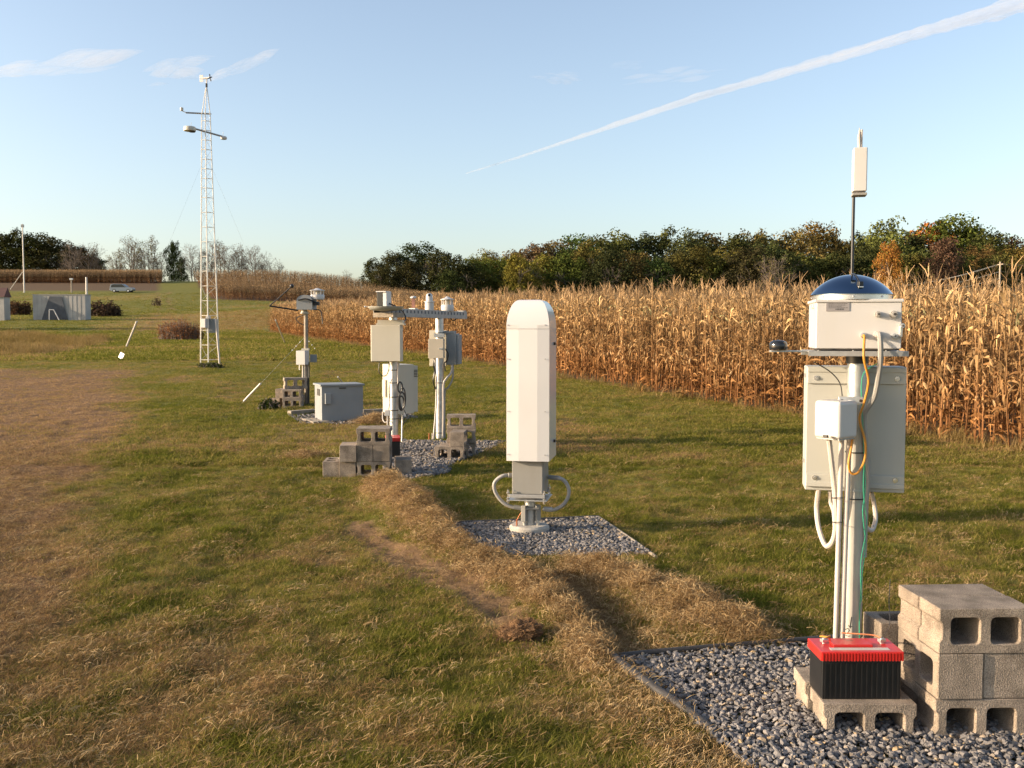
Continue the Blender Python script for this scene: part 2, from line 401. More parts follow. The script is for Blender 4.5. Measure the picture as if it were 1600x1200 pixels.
# ------------------------------------------------------------------ scatter (only for uncountable stuff)
def scatter(name, pts, sources, kind='stuff', label=None, cat=None):
    """pts: (x,y,z, rx,ry,rz, scale, dry)"""
    c = bpy.data.collections.new(name+'_sources')
    for s in sources: c.objects.link(s)
    me = bpy.data.meshes.new(name); n = len(pts); A = np.array(pts, dtype=np.float32)
    me.vertices.add(n); me.vertices.foreach_set('co', A[:,0:3].ravel().copy())
    a = me.attributes.new('rot','FLOAT_VECTOR','POINT'); a.data.foreach_set('vector', A[:,3:6].ravel().copy())
    a = me.attributes.new('scl','FLOAT','POINT'); a.data.foreach_set('value', A[:,6].copy())
    a = me.attributes.new('dry','FLOAT','POINT'); a.data.foreach_set('value', A[:,7].copy())
    a = me.attributes.new('pick','INT','POINT'); a.data.foreach_set('value', [random.randrange(len(sources)) for _ in range(n)])
    o = bpy.data.objects.new(name, me); COL.objects.link(o); tag(o, label, cat, None, kind)
    ng = bpy.data.node_groups.new(name+'_scatter','GeometryNodeTree')
    ng.interface.new_socket('Geometry', in_out='INPUT', socket_type='NodeSocketGeometry')
    ng.interface.new_socket('Geometry', in_out='OUTPUT', socket_type='NodeSocketGeometry')
    i = ng.nodes.new('NodeGroupInput'); u = ng.nodes.new('NodeGroupOutput'); ip = ng.nodes.new('GeometryNodeInstanceOnPoints')
    ci = ng.nodes.new('GeometryNodeCollectionInfo'); ci.inputs['Collection'].default_value = c
    ci.inputs['Separate Children'].default_value = True; ci.inputs['Reset Children'].default_value = True
    def at(nm, t):
        q = ng.nodes.new('GeometryNodeInputNamedAttribute'); q.data_type = t; q.inputs['Name'].default_value = nm
        return [s for s in q.outputs if s.enabled and s.name=='Attribute'][0]
    L = ng.links.new
    L(i.outputs[0], ip.inputs['Points']); L(ci.outputs[0], ip.inputs['Instance']); ip.inputs['Pick Instance'].default_value = True
    L(at('pick','INT'), ip.inputs['Instance Index']); L(at('rot','FLOAT_VECTOR'), ip.inputs['Rotation']); L(at('scl','FLOAT'), ip.inputs['Scale'])
    L(ip.outputs[0], u.inputs[0])
    md = o.modifiers.new('scatter','NODES'); md.node_group = ng
    for mt in {s.data.materials[0] for s in sources}: me.materials.append(mt)
    return o
def src(name, me):
    return bpy.data.objects.new(name, me)
def leafmat(name, cols, spread=.5, trans=.25, attr='dry'):
    """cols: list of (pos,(rgb)) over the instance's dryness plus its own variation"""
    m, nt, b = newmat(name); L = nt.links.new
    nt.nodes.remove(b); out = nt.nodes['Material Output']
    at = N(nt,'ShaderNodeAttribute', attribute_type='INSTANCER', attribute_name=attr)
    oi = N(nt,'ShaderNodeObjectInfo'); geo = N(nt,'ShaderNodeNewGeometry')
    nz = N(nt,'ShaderNodeTexNoise'); nz.inputs['Scale'].default_value=1.1; nz.inputs['Detail'].default_value=3; L(geo.outputs['Position'], nz.inputs['Vector'])
    a = N(nt,'ShaderNodeMath', operation='MULTIPLY_ADD'); L(oi.outputs['Random'], a.inputs[0]); a.inputs[1].default_value=spread; L(at.outputs['Fac'], a.inputs[2])
    a1 = N(nt,'ShaderNodeMath', operation='MULTIPLY_ADD'); L(geo.outputs['Random Per Island'], a1.inputs[0]); a1.inputs[1].default_value=spread; L(a.outputs[0], a1.inputs[2])
    a2 = N(nt,'ShaderNodeMath', operation='SUBTRACT'); L(a1.outputs[0], a2.inputs[0]); a2.inputs[1].default_value=spread
    cr = N(nt,'ShaderNodeValToRGB'); L(a2.outputs[0], cr.inputs[0]); e = cr.color_ramp.elements
    while len(e) < len(cols): e.new(.5)
    for k,(p,c) in enumerate(cols): e[k].position=p; e[k].color=(*c,1)
    d = N(nt,'ShaderNodeBsdfDiffuse'); t = N(nt,'ShaderNodeBsdfTranslucent'); L(cr.outputs[0], d.inputs['Color']); L(cr.outputs[0], t.inputs['Color'])
    mx = N(nt,'ShaderNodeMixShader'); mx.inputs[0].default_value=trans; L(d.outputs[0], mx.inputs[1]); L(t.outputs[0], mx.inputs[2]); L(mx.outputs[0], out.inputs['Surface'])
    return m
def blade(bm, p, ang, h, w, lean, curl, seg=3):
    d = Vector((math.cos(ang), math.sin(ang), 0)); s = Vector((-math.sin(ang), math.cos(ang), 0)); prev = None
    for i in range(seg+1):
        t = i/seg
        c = Vector(p) + d*(lean*h*t + curl*h*t*t) + Vector((0,0,h*t*(1-.35*min(1.2,lean+curl)*t)))
        ww = w*(1-t)**.6*.5
        if i == seg: cur = [bm.verts.new(c)]
        else: cur = [bm.verts.new(c-s*ww), bm.verts.new(c+s*ww)]
        if prev:
            if len(cur) == 2: bm.faces.new((prev[0],prev[1],cur[1],cur[0]))
            else: bm.faces.new((prev[0],prev[1],cur[0]))
        prev = cur
def tuft(name, m, n, rad, h, w, lean, seed, seg=3):
    rnd = random.Random(seed); bm = nb()
    for _ in range(n):
        a = rnd.uniform(0,6.28); r = rad*math.sqrt(rnd.random())
        blade(bm, (r*math.cos(a), r*math.sin(a), -.006), rnd.uniform(0,6.28), h*rnd.uniform(.5,1.2), w*rnd.uniform(.7,1.3), lean*rnd.uniform(.2,1.8), rnd.uniform(.1,.7), seg)
    me = bpy.data.meshes.new(name); bm.to_mesh(me); bm.free(); me.materials.append(m); return src(name, me)
def litter(name, m, n, rad, ln, w, seed):
    rnd = random.Random(seed); bm = nb()
    for _ in range(n):
        a = rnd.uniform(0,6.28); r = rad*math.sqrt(rnd.random()); c = Vector((r*math.cos(a), r*math.sin(a), rnd.uniform(.004,.04)))
        b = rnd.gauss(.35,.7); l = ln*rnd.uniform(.4,1.4); d = Vector((math.cos(b), math.sin(b), rnd.uniform(-.25,.35)))*l; s = Vector((-math.sin(b), math.cos(b), rnd.uniform(-.8,.8)))*w*.5
        mid = c+d*.5+Vector((0,0,rnd.uniform(0,.015)))
        v = [bm.verts.new(q) for q in (c-s, c+s, mid+s, mid-s, c+d+s*.4, c+d-s*.4)]
        bm.faces.new((v[0],v[1],v[2],v[3])); bm.faces.new((v[3],v[2],v[4],v[5]))
    me = bpy.data.meshes.new(name); bm.to_mesh(me); bm.free(); me.materials.append(m); return src(name, me)
M['grass'] = leafmat('turf_blades', [(.0,(.14,.15,.022)),(.22,(.245,.22,.045)),(.45,(.36,.285,.09)),(.7,(.37,.22,.10)),(1,(.46,.31,.165))], .5, .42)
M['straw'] = leafmat('straw_blades', [(.0,(.17,.10,.045)),(.4,(.34,.22,.10)),(1,(.58,.42,.22))], .8, .2)
M['tangrass'] = leafmat('tall_dry_grass', [(.0,(.20,.14,.045)),(.5,(.30,.21,.08)),(1,(.36,.25,.12))], .5, .3)
def make_grass():
    near = [tuft('turf_tuft', M['grass'], 13, .038, .042, .0029, .7, s) for s in range(6)]
    lit = [litter('clipping_patch', M['straw'], 18, .07, .045, .0018, 40+s) for s in range(5)]
    midt = [tuft('turf_patch', M['grass'], 14, .10, .06, .009, .6, 20+s, 2) for s in range(5)]
    fart = [tuft('turf_clump', M['grass'], 18, .4, .11, .035, .5, 30+s, 2) for s in range(4)]
    rn = random.Random(5)
    pn, pm, pf, ps = [], [], [], []
    def ok(x,y):
        return not in_pad(x,y) and x < corn_edge(y)+.3
    for _ in range(135000):
        y = 2.9 + (rn.random()**1.35)*9.4
        x = rn.uniform(-1,1)*(.56*y+.6)
        if not ok(x,y): continue
        d, di, so, sw, ta = zones(x,y)
        if rn.random() < di*.95 or rn.random() < sw*.35: continue
        if rn.random() < d*.35: continue
        lush = .5+.5*sm(-.4,.5,fr(x,y,1.1,12))
        dv = d*.58+ .26 - .5*(lush-.5)-.32*ns(x,y,3.5,3) + .15*sw
        pn.append((x,y,zt(x,y), rn.gauss(0,.15),rn.gauss(0,.15),rn.uniform(0,6.28), rn.uniform(.6,1.2)*(.55+.85*lush)*(1-.3*d), dv))
    for _ in range(60000):
        y = 2.9 + (rn.random()**1.3)*11; x = rn.uniform(-1,1)*(.56*y+.6)
        if not ok(x,y): continue
        d, di, so, sw, ta = zones(x,y)
        pr = .08+.28*d+.5*sw-.05*di+.12*sm(.1,.6,fr(x,y,.9,3))
        if rn.random() > pr: continue
        ps.append((x,y,zt(x,y)+.008, rn.gauss(0,.12),rn.gauss(0,.12),rn.gauss(0,.5), rn.uniform(.6,1.3), rn.random()*.6+.15*sw))
    # extra straw heaped on the ridges and on the loose mulch behind the far gravel
    for line, cnt in ((ridge_a, 4600),(ridge_b, 2900),([(p,v,q*1.4) for p,v,q in trench], 700)):
        for _ in range(cnt):
            i = rn.randrange(len(line)-1); t = rn.random(); a, b = line[i], line[i+1]; s = a[2]*.8
            x = a[0].x+(b[0].x-a[0].x)*t+rn.gauss(0,s*.75); y = a[0].y+(b[0].y-a[0].y)*t+rn.gauss(0,s*.75)
            if in_pad(x,y) or fr(x,y,2.5,6) < -.45: continue
            ps.append((x,y,zt(x,y)+.01, rn.gauss(0,.35),rn.gauss(0,.35),rn.uniform(0,6.28), rn.uniform(.6,1.2), rn.random()*.8))
    for px,py,sx,sy,cnt,hh in ((585,662,.35,.3,500,.10),(478,716,.3,.2,160,.03),(555,655,.2,.2,160,.06)):
        c = G(px,py)
        for _ in range(cnt):
            gx, gy = rn.gauss(0,sx*.5), rn.gauss(0,sy*.5)
            x, y = c.x+gx, c.y+gy; z = zt(x,y)+hh*math.exp(-(gx/sx*1.6)**2-(gy/sy*1.6)**2)
            ps.append((x,y,z, rn.gauss(0,.4),rn.gauss(0,.4),rn.uniform(0,6.28), rn.uniform(1.0,1.7), rn.random()))
    for _ in range(105000):
        y = 12.0 + (rn.random()**1.3)*26; x = rn.uniform(-1,1)*(.56*y+.8)
        if not ok(x,y): continue
        d, di, so, sw, ta = zones(x,y)
        if rn.random() < d*.35 or rn.random() < sw*.6: continue
        dv = d*.58+.20-.32*ns(x,y,.5,12)-.2*ns(x,y,2.2,3)+.5*ta+.1*sw
        pm.append((x,y,zt(x,y), rn.gauss(0,.12),rn.gauss(0,.12),rn.uniform(0,6.28), rn.uniform(.6,1.25)*(1-.3*d), dv))
    for _ in range(42000):
        y = 36 + (rn.random()**1.2)*135; x = rn.uniform(-1,.35)*(.58*y)
        d, di, so, sw, ta = zones(x,y)
        if so > .3 or (x > corn_edge(y) and y < 90) or inpoly(FIELD1,x,y): continue
        pf.append((x,y,base_z(x,y), 0,0,rn.uniform(0,6.28), rn.uniform(.6,1.3), d*.5+.17+.5*ta+.2*fr(x,y,.1,3)+.15*ns(x,y,.4,8)))
    scatter('turf', pn, near); scatter('turf', pm, midt); scatter('turf', pf, fart)
    scatter('straw_litter', ps, lit)
    # tall dry grass patch on the left and around the shed
    tall = [tuft('tall_dry_grass', M['tangrass'], 22, .35, .55, .02, .25, 60+s, 3) for s in range(4)]
    pt = []
    for _ in range(16000):
        y = rn.uniform(35,88); x = rn.uniform(-48,-12)
        k = inpoly(TALL, x+1.2*ns(x,y,.4,2), y+1.5*ns(x,y,.3,7))
        if not k: continue
        pt.append((x,y,base_z(x,y), 0,0,rn.uniform(0,6.28), rn.uniform(.45,1.25)*sm(-.9,.5,fr(x,y,.25,31)), .2+.35*fr(x,y,.12,5)+rn.random()*.4))
    for _ in range(1500):   # unmown fringe beyond the corner of the corn
        y = rn.uniform(88,150); x = rn.gauss(-.22*y-3,4)
        if inpoly(FIELD1,x,y) or inpoly(FIELD2,x,y): continue
        if rn.random() > zones(x,y)[4]: continue
        pt.append((x,y,base_z(x,y), 0,0,rn.uniform(0,6.28), rn.uniform(.4,.7), rn.random()*.7))
    scatter('tall_dry_grass', pt, tall)
    # straggly golden grass at the foot of the corn
    wd = [tuft('weed_tuft', M['tangrass'], 16, .12, .30, .008, .4, 70+s, 3) for s in range(4)]
    pw = []
    for _ in range(1300):
        y = 8+ (rn.random()**1.5)*75; x = corn_edge(y)+rn.gauss(.05,.18)
        if rn.random() > .35+.6*sm(-.2,.4,ns(0,y,.8,6)): continue
        pw.append((x,y,zt(x,y), 0,0,rn.uniform(0,6.28), rn.uniform(.5,1.2), rn.random()))
    scatter('edge_weeds', pw, wd)
make_grass()

# ------------------------------------------------------------------ gravel
def stone_mat():
    m, nt, b = newmat('grey_gravel'); L = nt.links.new
    oi = N(nt,'ShaderNodeObjectInfo'); cr = N(nt,'ShaderNodeValToRGB'); L(oi.outputs['Random'], cr.inputs[0]); e = cr.color_ramp.elements
    cols = [(0,(.085,.079,.077)),(.3,(.135,.125,.12)),(.6,(.185,.168,.157)),(.9,(.26,.23,.205)),(.985,(.36,.25,.13))]
    while len(e) < len(cols): e.new(.5)
    for k,(p,c) in enumerate(cols): e[k].position=p; e[k].color=(*c,1)
    L(cr.outputs[0], b.inputs['Base Color']); b.inputs['Roughness'].default_value=.8
    tc = N(nt,'ShaderNodeTexCoord'); nz = N(nt,'ShaderNodeTexNoise'); nz.inputs['Scale'].default_value=90; L(tc.outputs['Object'], nz.inputs['Vector'])
    bp = N(nt,'ShaderNodeBump'); bp.inputs['Strength'].default_value=.4; bp.inputs['Distance'].default_value=.003; L(nz.outputs['Fac'], bp.inputs['Height']); L(bp.outputs[0], b.inputs['Normal'])
    return m
M['stone'] = stone_mat()
def stone(seed):
    rnd = random.Random(seed); bm = nb()
    pts = []
    for _ in range(14):
        v = Vector((rnd.gauss(0,1), rnd.gauss(0,1), rnd.gauss(0,1))).normalized()
        pts.append(bm.verts.new((v.x*.019*rnd.uniform(.8,1.2), v.y*.014*rnd.uniform(.8,1.2), v.z*.011)))
    bmesh.ops.convex_hull(bm, input=bm.verts)
    bmesh.ops.delete(bm, geom=[v for v in bm.verts if not v.link_faces], context='VERTS')
    me = bpy.data.meshes.new('stone'); bm.to_mesh(me); bm.free(); me.materials.append(M['stone']); return src('stone', me)
def make_gravel():
    rn = random.Random(3); st = [stone(s) for s in range(10)]
    soilm = mat('dark_gravel_fines', (.10,.095,.095), .95, var=.3, scale=40, bump=.6, bscale=200)
    for k,(poly, dens, sc) in enumerate(((PAD_NEAR, 6000, .82),(PAD_MID, 4200, .9),(PAD_FAR, 1700, 1.2),(PAD_CAB, 500, 1.2))):
        xs = [p[0] for p in poly]; yy = [p[1] for p in poly]; A = (max(xs)-min(xs))*(max(yy)-min(yy)); pts = []
        for _ in range(int(A*dens)):
            x, y = rn.uniform(min(xs),max(xs)), rn.uniform(min(yy),max(yy))
            if k == 0 and y < 3.3: continue
            if not inpoly(poly, x, y): continue
            h = .016*fr(x,y,1.5,8)
            pts.append((x,y, base_z(x,y)+.004+rn.uniform(0,.024)+h, rn.uniform(-.7,.7),rn.uniform(-.7,.7),rn.uniform(0,6.28), sc*rn.choice((.5,.65,.8,.9,1,1.15,1.35)), 0))
        scatter('gravel', pts, [src('stone', s.data) for s in st])
make_gravel()

# ================================================================== CORN
def corn_mat():
    m, nt, b = newmat('dry_corn'); L = nt.links.new; nt.nodes.remove(b); out = nt.nodes['Material Output']
    at = N(nt,'ShaderNodeAttribute', attribute_name='tint'); oi = N(nt,'ShaderNodeObjectInfo'); geo = N(nt,'ShaderNodeNewGeometry')
    hs = N(nt,'ShaderNodeHueSaturation')
    m1 = N(nt,'ShaderNodeMapRange'); m1.inputs['To Min'].default_value=.55; m1.inputs['To Max'].default_value=1.25; L(oi.outputs['Random'], m1.inputs['Value'])
    m2 = N(nt,'ShaderNodeMapRange'); m2.inputs['To Min'].default_value=.65; m2.inputs['To Max'].default_value=1.3; L(geo.outputs['Random Per Island'], m2.inputs['Value'])
    mu = N(nt,'ShaderNodeMath', operation='MULTIPLY'); L(m1.outputs[0], mu.inputs[0]); L(m2.outputs[0], mu.inputs[1])
    L(at.outputs['Color'], hs.inputs['Color']); L(mu.outputs[0], hs.inputs['Value'])
    d = N(nt,'ShaderNodeBsdfDiffuse'); t = N(nt,'ShaderNodeBsdfTranslucent'); L(hs.outputs[0], d.inputs['Color']); L(hs.outputs[0], t.inputs['Color'])
    mx = N(nt,'ShaderNodeMixShader'); mx.inputs[0].default_value=.14; L(d.outputs[0], mx.inputs[1]); L(t.outputs[0], mx.inputs[2]); L(mx.outputs[0], out.inputs['Surface'])
    return m
M['corn'] = corn_mat()
def corn_plant(seed, lod=0):
    rnd = random.Random(seed); bm = nb(); cl = bm.verts.layers.float_color.new('tint')
    def paint(vs, c):
        for v in vs: v[cl] = (*c, 1)
    H = rnd.uniform(2.28,2.5); lean = Vector((rnd.gauss(0,.05), rnd.gauss(0,.05), 1))
    def axis(t): return Vector((lean.x*H*t*t, lean.y*H*t*t, H*t))
    n0 = 0
    nseg = 6 if lod == 0 else 3
    tube(bm, [axis(i/nseg) for i in range(nseg+1)], [.014-.009*i/nseg for i in range(nseg+1)], 5 if lod==0 else 3, False)
    bm.verts.ensure_lookup_table()
    for v in bm.verts:
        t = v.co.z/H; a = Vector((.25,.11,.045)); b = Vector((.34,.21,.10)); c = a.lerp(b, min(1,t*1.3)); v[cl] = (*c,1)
    def leaf(t, ang, ln, w, up, droop, twist, c):
        p = axis(t); d = Vector((math.cos(ang), math.sin(ang), 0)); s = Vector((-math.sin(ang), math.cos(ang), 0)); prev = None; k = 6 if lod==0 else 4
        brk = rnd.uniform(.1,.7)
        pos = p.copy(); el = up; tw = 0; kink = rnd.uniform(-.6,.6)
        for i in range(k+1):
            u = i/k
            ww = w*(.5+1.1*u if u < .35 else (1-u)*1.35)*.5 + .002
            sd = (s*math.cos(tw) + Vector((0,0,1))*math.sin(tw)*.9)
            cur = [bm.verts.new(pos - sd*ww), bm.verts.new(pos + sd*ww)]
            paint(cur, tuple(x*(1+.25*(u-.5)) for x in c))
            if prev: bm.faces.new((prev[0],prev[1],cur[1],cur[0]))
            prev = cur
            el -= droop*(1.5 if u > brk else .3); el = max(el, -1.55); tw += twist
            pos = pos + (d*math.cos(el)+s*kink*.3*u + Vector((0,0,1))*math.sin(el))*ln/k
    nl = rnd.randint(17,19) if lod==0 else (7 if lod==1 else 9)
    for i in range(nl):
        t = (.02+.90*(i+rnd.random()*.6)/nl) if lod==0 else ((.42+.52*(i+rnd.random())/nl) if lod == 1 else (.15+.78*(i+rnd.random())/nl))
        g = rnd.random()
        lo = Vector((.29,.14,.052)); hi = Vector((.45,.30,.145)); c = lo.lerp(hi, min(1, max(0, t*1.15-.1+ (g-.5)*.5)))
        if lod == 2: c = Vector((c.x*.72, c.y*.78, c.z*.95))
        if rnd.random() < .02: c = Vector((.24,.22,.11))
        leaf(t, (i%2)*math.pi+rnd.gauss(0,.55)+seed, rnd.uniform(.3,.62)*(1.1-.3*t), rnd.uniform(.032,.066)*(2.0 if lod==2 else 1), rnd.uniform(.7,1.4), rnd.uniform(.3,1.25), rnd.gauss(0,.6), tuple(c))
    if lod == 0:
        for _ in range(rnd.choice((0,1,1))):   # husked ear
            t = rnd.uniform(.28,.55); a = rnd.uniform(0,6.28); p = axis(t); dz = rnd.choice((-.16,-.14,.14)); q = p+Vector((math.cos(a)*.09, math.sin(a)*.09, dz))
            st = len(bm.verts)
            tube(bm, [p, p.lerp(q,.3), p.lerp(q,.65), q], [.01,.028,.026,.006], 6, False)
            bm.verts.ensure_lookup_table(); paint(bm.verts[st:], (.46,.31,.16))
    for i in range(5 if lod==0 else 4):     # tassel
        a = rnd.uniform(0,6.28); l = rnd.uniform(.16,.3); e = 0 if i == 0 else rnd.uniform(.15,.7)
        b0 = axis(1)-Vector((0,0,rnd.uniform(.02,.12))); d = Vector((math.cos(a)*math.sin(e), math.sin(a)*math.sin(e), math.cos(e)))
        s = frame(d)[0]*.006
        m1 = b0+d*l*.5; e1 = b0+d*l+Vector((math.cos(a),math.sin(a),-.6))*l*.12*i*.3
        v = [bm.verts.new(x) for x in (b0-s,b0+s,m1+s,m1-s,e1+s*.5,e1-s*.5)]
        paint(v, (.42,.28,.15)); bm.faces.new((v[0],v[1],v[2],v[3])); bm.faces.new((v[3],v[2],v[4],v[5]))
    me = bpy.data.meshes.new('corn_plant'); bm.to_mesh(me); bm.free(); me.materials.append(M['corn']); return me
corn_hi = [corn_plant(s) for s in range(9)]; corn_lo = [corn_plant(100+s, 1) for s in range(6)]; corn_far = [corn_plant(200+s, 2) for s in range(5)]
def make_corn():
    rn = random.Random(8); pts_hi, pts_lo = [], []
    d = Vector((-.4,1)).normalized(); nrm = Vector((1,.4)).normalized()   # rows run along the field's edge
    p0 = Vector((9.4,7.55))
    row = 0; off = .1
    cands = []
    while off < 150:
        sp = .18 if off < 2.5 else (.26 if off < 8 else (.4 if off < 30 else .62))
        t = -8 if off > .2 else 0
        t0 = -off*.4-2
        sp *= .85 if off < 1 else 1
        t = t0
        while t < 145:
            t += sp*rn.uniform(.75,1.25)
            q = p0 + d*t + nrm*(off+rn.gauss(0,.05 if off > .3 else .09))
            x, y = q.x, q.y
            if y < 6.5 or not inpoly(FIELD1, x, y): continue
            if x > .62*y+6 : continue
            if off > 3 and rn.random() < (.2 if off < 30 else .3): continue
            cands.append((off, x, y))
            if off < .15 and rn.random() < .06: cands.pop()
        off += .5 if off < 2 else (.76 if off < 30 else 1.05)
    front = [c for c in cands if c[0] < 1.0 and c[1]/c[2] < .56]
    front.sort(key=lambda c: c[2]+ (0 if c[0] < .5 else 4))
    ind = set(id(c) for c in front[:300])
    proto = []
    for c in cands:
        off, x, y = c
        z = base_z(x,y)-.02; rz = rn.uniform(0,6.28); s = rn.uniform(.93,1.06)
        if off < .3 : s *= rn.uniform(.85,1.0)
        if id(c) in ind:
            o = bpy.data.objects.new('corn_plant', rn.choice(corn_hi)); COL.objects.link(o)
            o.location = (x,y,z); o.rotation_euler = (rn.gauss(0,.05), rn.gauss(0,.05), rz); o.scale = (s,s,s)
            tag(o, 'dry tan corn plant in the front rows of the cornfield beside the mown grass', 'corn plant', 'standing dry corn plants along the front edge of the field')
        elif off < 9 or y < 26: pts_hi.append((x,y,z,rn.gauss(0,.06),rn.gauss(0,.06),rz,s,0))
        else: pts_lo.append((x,y,z,rn.gauss(0,.06),rn.gauss(0,.06),rz,s*rn.uniform(.93,1.05),0))
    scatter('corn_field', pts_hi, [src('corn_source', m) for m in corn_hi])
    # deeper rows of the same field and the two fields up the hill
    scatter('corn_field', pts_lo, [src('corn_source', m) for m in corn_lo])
    for poly in (FIELD2, FIELD3):
        pts = []; xs = [p[0] for p in poly]; ys = [p[1] for p in poly]
        for _ in range(30000 if poly is FIELD2 else 11000):
            x, y = rn.uniform(min(xs),max(xs)), rn.uniform(min(ys),max(ys))
            if y > min(ys)+25 and rn.random() < .45: continue
            if inpoly(poly,x,y): pts.append((x,y,base_z(x,y),rn.gauss(0,.08),rn.gauss(0,.08),rn.uniform(0,6.28),rn.uniform(.9,1.02),0))
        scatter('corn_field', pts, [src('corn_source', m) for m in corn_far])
make_corn()

# ================================================================== TREES
def crown_mat():
    m, nt, b = newmat('tree_leaves'); L = nt.links.new; nt.nodes.remove(b); out = nt.nodes['Material Output']
    oi = N(nt,'ShaderNodeObjectInfo'); geo = N(nt,'ShaderNodeNewGeometry'); tc = N(nt,'ShaderNodeTexCoord')
    nz = N(nt,'ShaderNodeTexNoise'); nz.inputs['Scale'].default_value=.35; nz.inputs['Detail'].default_value=4; L(tc.outputs['Object'], nz.inputs['Vector'])
    m1 = N(nt,'ShaderNodeMapRange'); m1.inputs['From Min'].default_value=.3; m1.inputs['From Max'].default_value=.7; m1.inputs['To Min'].default_value=.5; m1.inputs['To Max'].default_value=1.5; L(nz.outputs['Fac'], m1.inputs['Value'])
    m2 = N(nt,'ShaderNodeMapRange'); m2.inputs['To Min'].default_value=.78; m2.inputs['To Max'].default_value=1.22; L(geo.outputs['Random Per Island'], m2.inputs['Value'])
    mu = N(nt,'ShaderNodeMath', operation='MULTIPLY'); L(m1.outputs[0], mu.inputs[0]); L(m2.outputs[0], mu.inputs[1])
    hs = N(nt,'ShaderNodeHueSaturation'); L(oi.outputs['Color'], hs.inputs['Color']); L(mu.outputs[0], hs.inputs['Value'])
    h2 = N(nt,'ShaderNodeMapRange'); h2.inputs['To Min'].default_value=.485; h2.inputs['To Max'].default_value=.515; L(geo.outputs['Random Per Island'], h2.inputs['Value']); L(h2.outputs[0], hs.inputs['Hue'])
    d = N(nt,'ShaderNodeBsdfDiffuse'); t = N(nt,'ShaderNodeBsdfTranslucent'); L(hs.outputs[0], d.inputs['Color']); L(hs.outputs[0], t.inputs['Color'])
    mx = N(nt,'ShaderNodeMixShader'); mx.inputs[0].default_value=.2; L(d.outputs[0], mx.inputs[1]); L(t.outputs[0], mx.inputs[2]); L(mx.outputs[0], out.inputs['Surface'])
    return m
M['leaves'] = crown_mat()
M['bark'] = mat('grey_bark', (.15,.12,.095), .9, var=.3, scale=3)
M['palebark'] = mat('pale_twigs', (.15,.115,.09), .9, var=.3, scale=3)
def branches(bm, rnd, p, d, ln, r, depth, spread, n=3, tips=None, gravity=0):
    q = p + d*ln*.5 + Vector((rnd.gauss(0,.06), rnd.gauss(0,.06), 0))*ln; e = q + (d+Vector((rnd.gauss(0,.12), rnd.gauss(0,.12), rnd.gauss(0,.06)))).normalized()*ln*.5
    tube(bm, [p,q,e], [r, r*.82, r*.65], 5 if depth > 3 else 3, False)
    if tips is not None and depth <= 2: tips.append(e)
    if depth == 0: return
    k = rnd.choice((2,3,3)) if depth > 1 else 3
    for i in range(k):
        a = rnd.uniform(0,6.28); s = frame(d); v = (s[0]*math.cos(a)+s[1]*math.sin(a))
        nd = (d + v*rnd.uniform(.35,1.0)*spread + Vector((0,0,.12))).normalized()
        st = e if i else q.lerp(e, .5)
        branches(bm, rnd, st, nd, ln*rnd.uniform(.62,.86), r*.6, depth-1, spread, n, tips)
def tree_meshes(seed, H=15, Wd=11, low=.12, nl=18, leaves=8500, leafs=.42, dens=1.0):
    """returns trunk mesh and crown mesh, unit height H"""
    rnd = random.Random(seed); bt = nb(); tips = []
    branches(bt, rnd, Vector((0,0,-.3)), Vector((rnd.gauss(0,.04),rnd.gauss(0,.04),1)).normalized(), H*.3, H*.022, 4, .9, tips=tips)
    tm = mesh_of('trunk', bt, M['bark'])
    bc = nb(); lobes = []
    for i in range(nl):
        t = (i+.5)/nl; z = H*(low+ (1-low)*t*.93); env = math.sin(math.pi*min(1,max(.02,(.25+.75*t)**1.15)))**.55
        a = i*2.4+rnd.uniform(-.6,.6); rr = Wd*.5*env*rnd.uniform(.3,.72)
        lobes.append((Vector((rr*math.cos(a), rr*math.sin(a), z)), Wd*rnd.uniform(.19,.29)*(1-.25*t), rnd.uniform(.6,.9)))
    for k in range(3): lobes.append((Vector((rnd.gauss(0,Wd*.07), rnd.gauss(0,Wd*.07), H*(.55+.15*k))), Wd*.2, .8))
    tot = sum(l[1]**2 for l in lobes)
    for c, r, fl in lobes:
        cnt = int(leaves*r*r/tot)
        nsub = max(3,int(r*4)); subs = []
        for _ in range(nsub):
            v = Vector((rnd.gauss(0,1),rnd.gauss(0,1),rnd.gauss(0,1)+.2)).normalized(); subs.append((c+Vector((v.x*r*.75,v.y*r*.75,v.z*r*.75*fl)), r*rnd.uniform(.28,.5)))
        for _ in range(cnt):
            sc, sr = rnd.choice(subs)
            v = Vector((rnd.gauss(0,1),rnd.gauss(0,1),rnd.gauss(0,1))).normalized()
            p = sc+v*sr*rnd.uniform(.6,1.12)*rnd.uniform(.9,1.1)
            nn = (v+Vector((rnd.gauss(0,.5),rnd.gauss(0,.5),rnd.gauss(0,.5)+.2))).normalized(); a, b = frame(nn); s = leafs*rnd.uniform(.55,1.3)
            q = rnd.uniform(0,6.28); a, b = a*math.cos(q)+b*math.sin(q), b*math.cos(q)-a*math.sin(q)
            vs = [bc.verts.new(p+a*s*.6), bc.verts.new(p+b*s*.35), bc.verts.new(p-a*s*.55), bc.verts.new(p-b*s*.4+nn*s*.12)]
            bc.faces.new(vs)
    me = bpy.data.meshes.new('crown'); bc.to_mesh(me); bc.free(); me.materials.append(M['leaves'])
    return tm, me
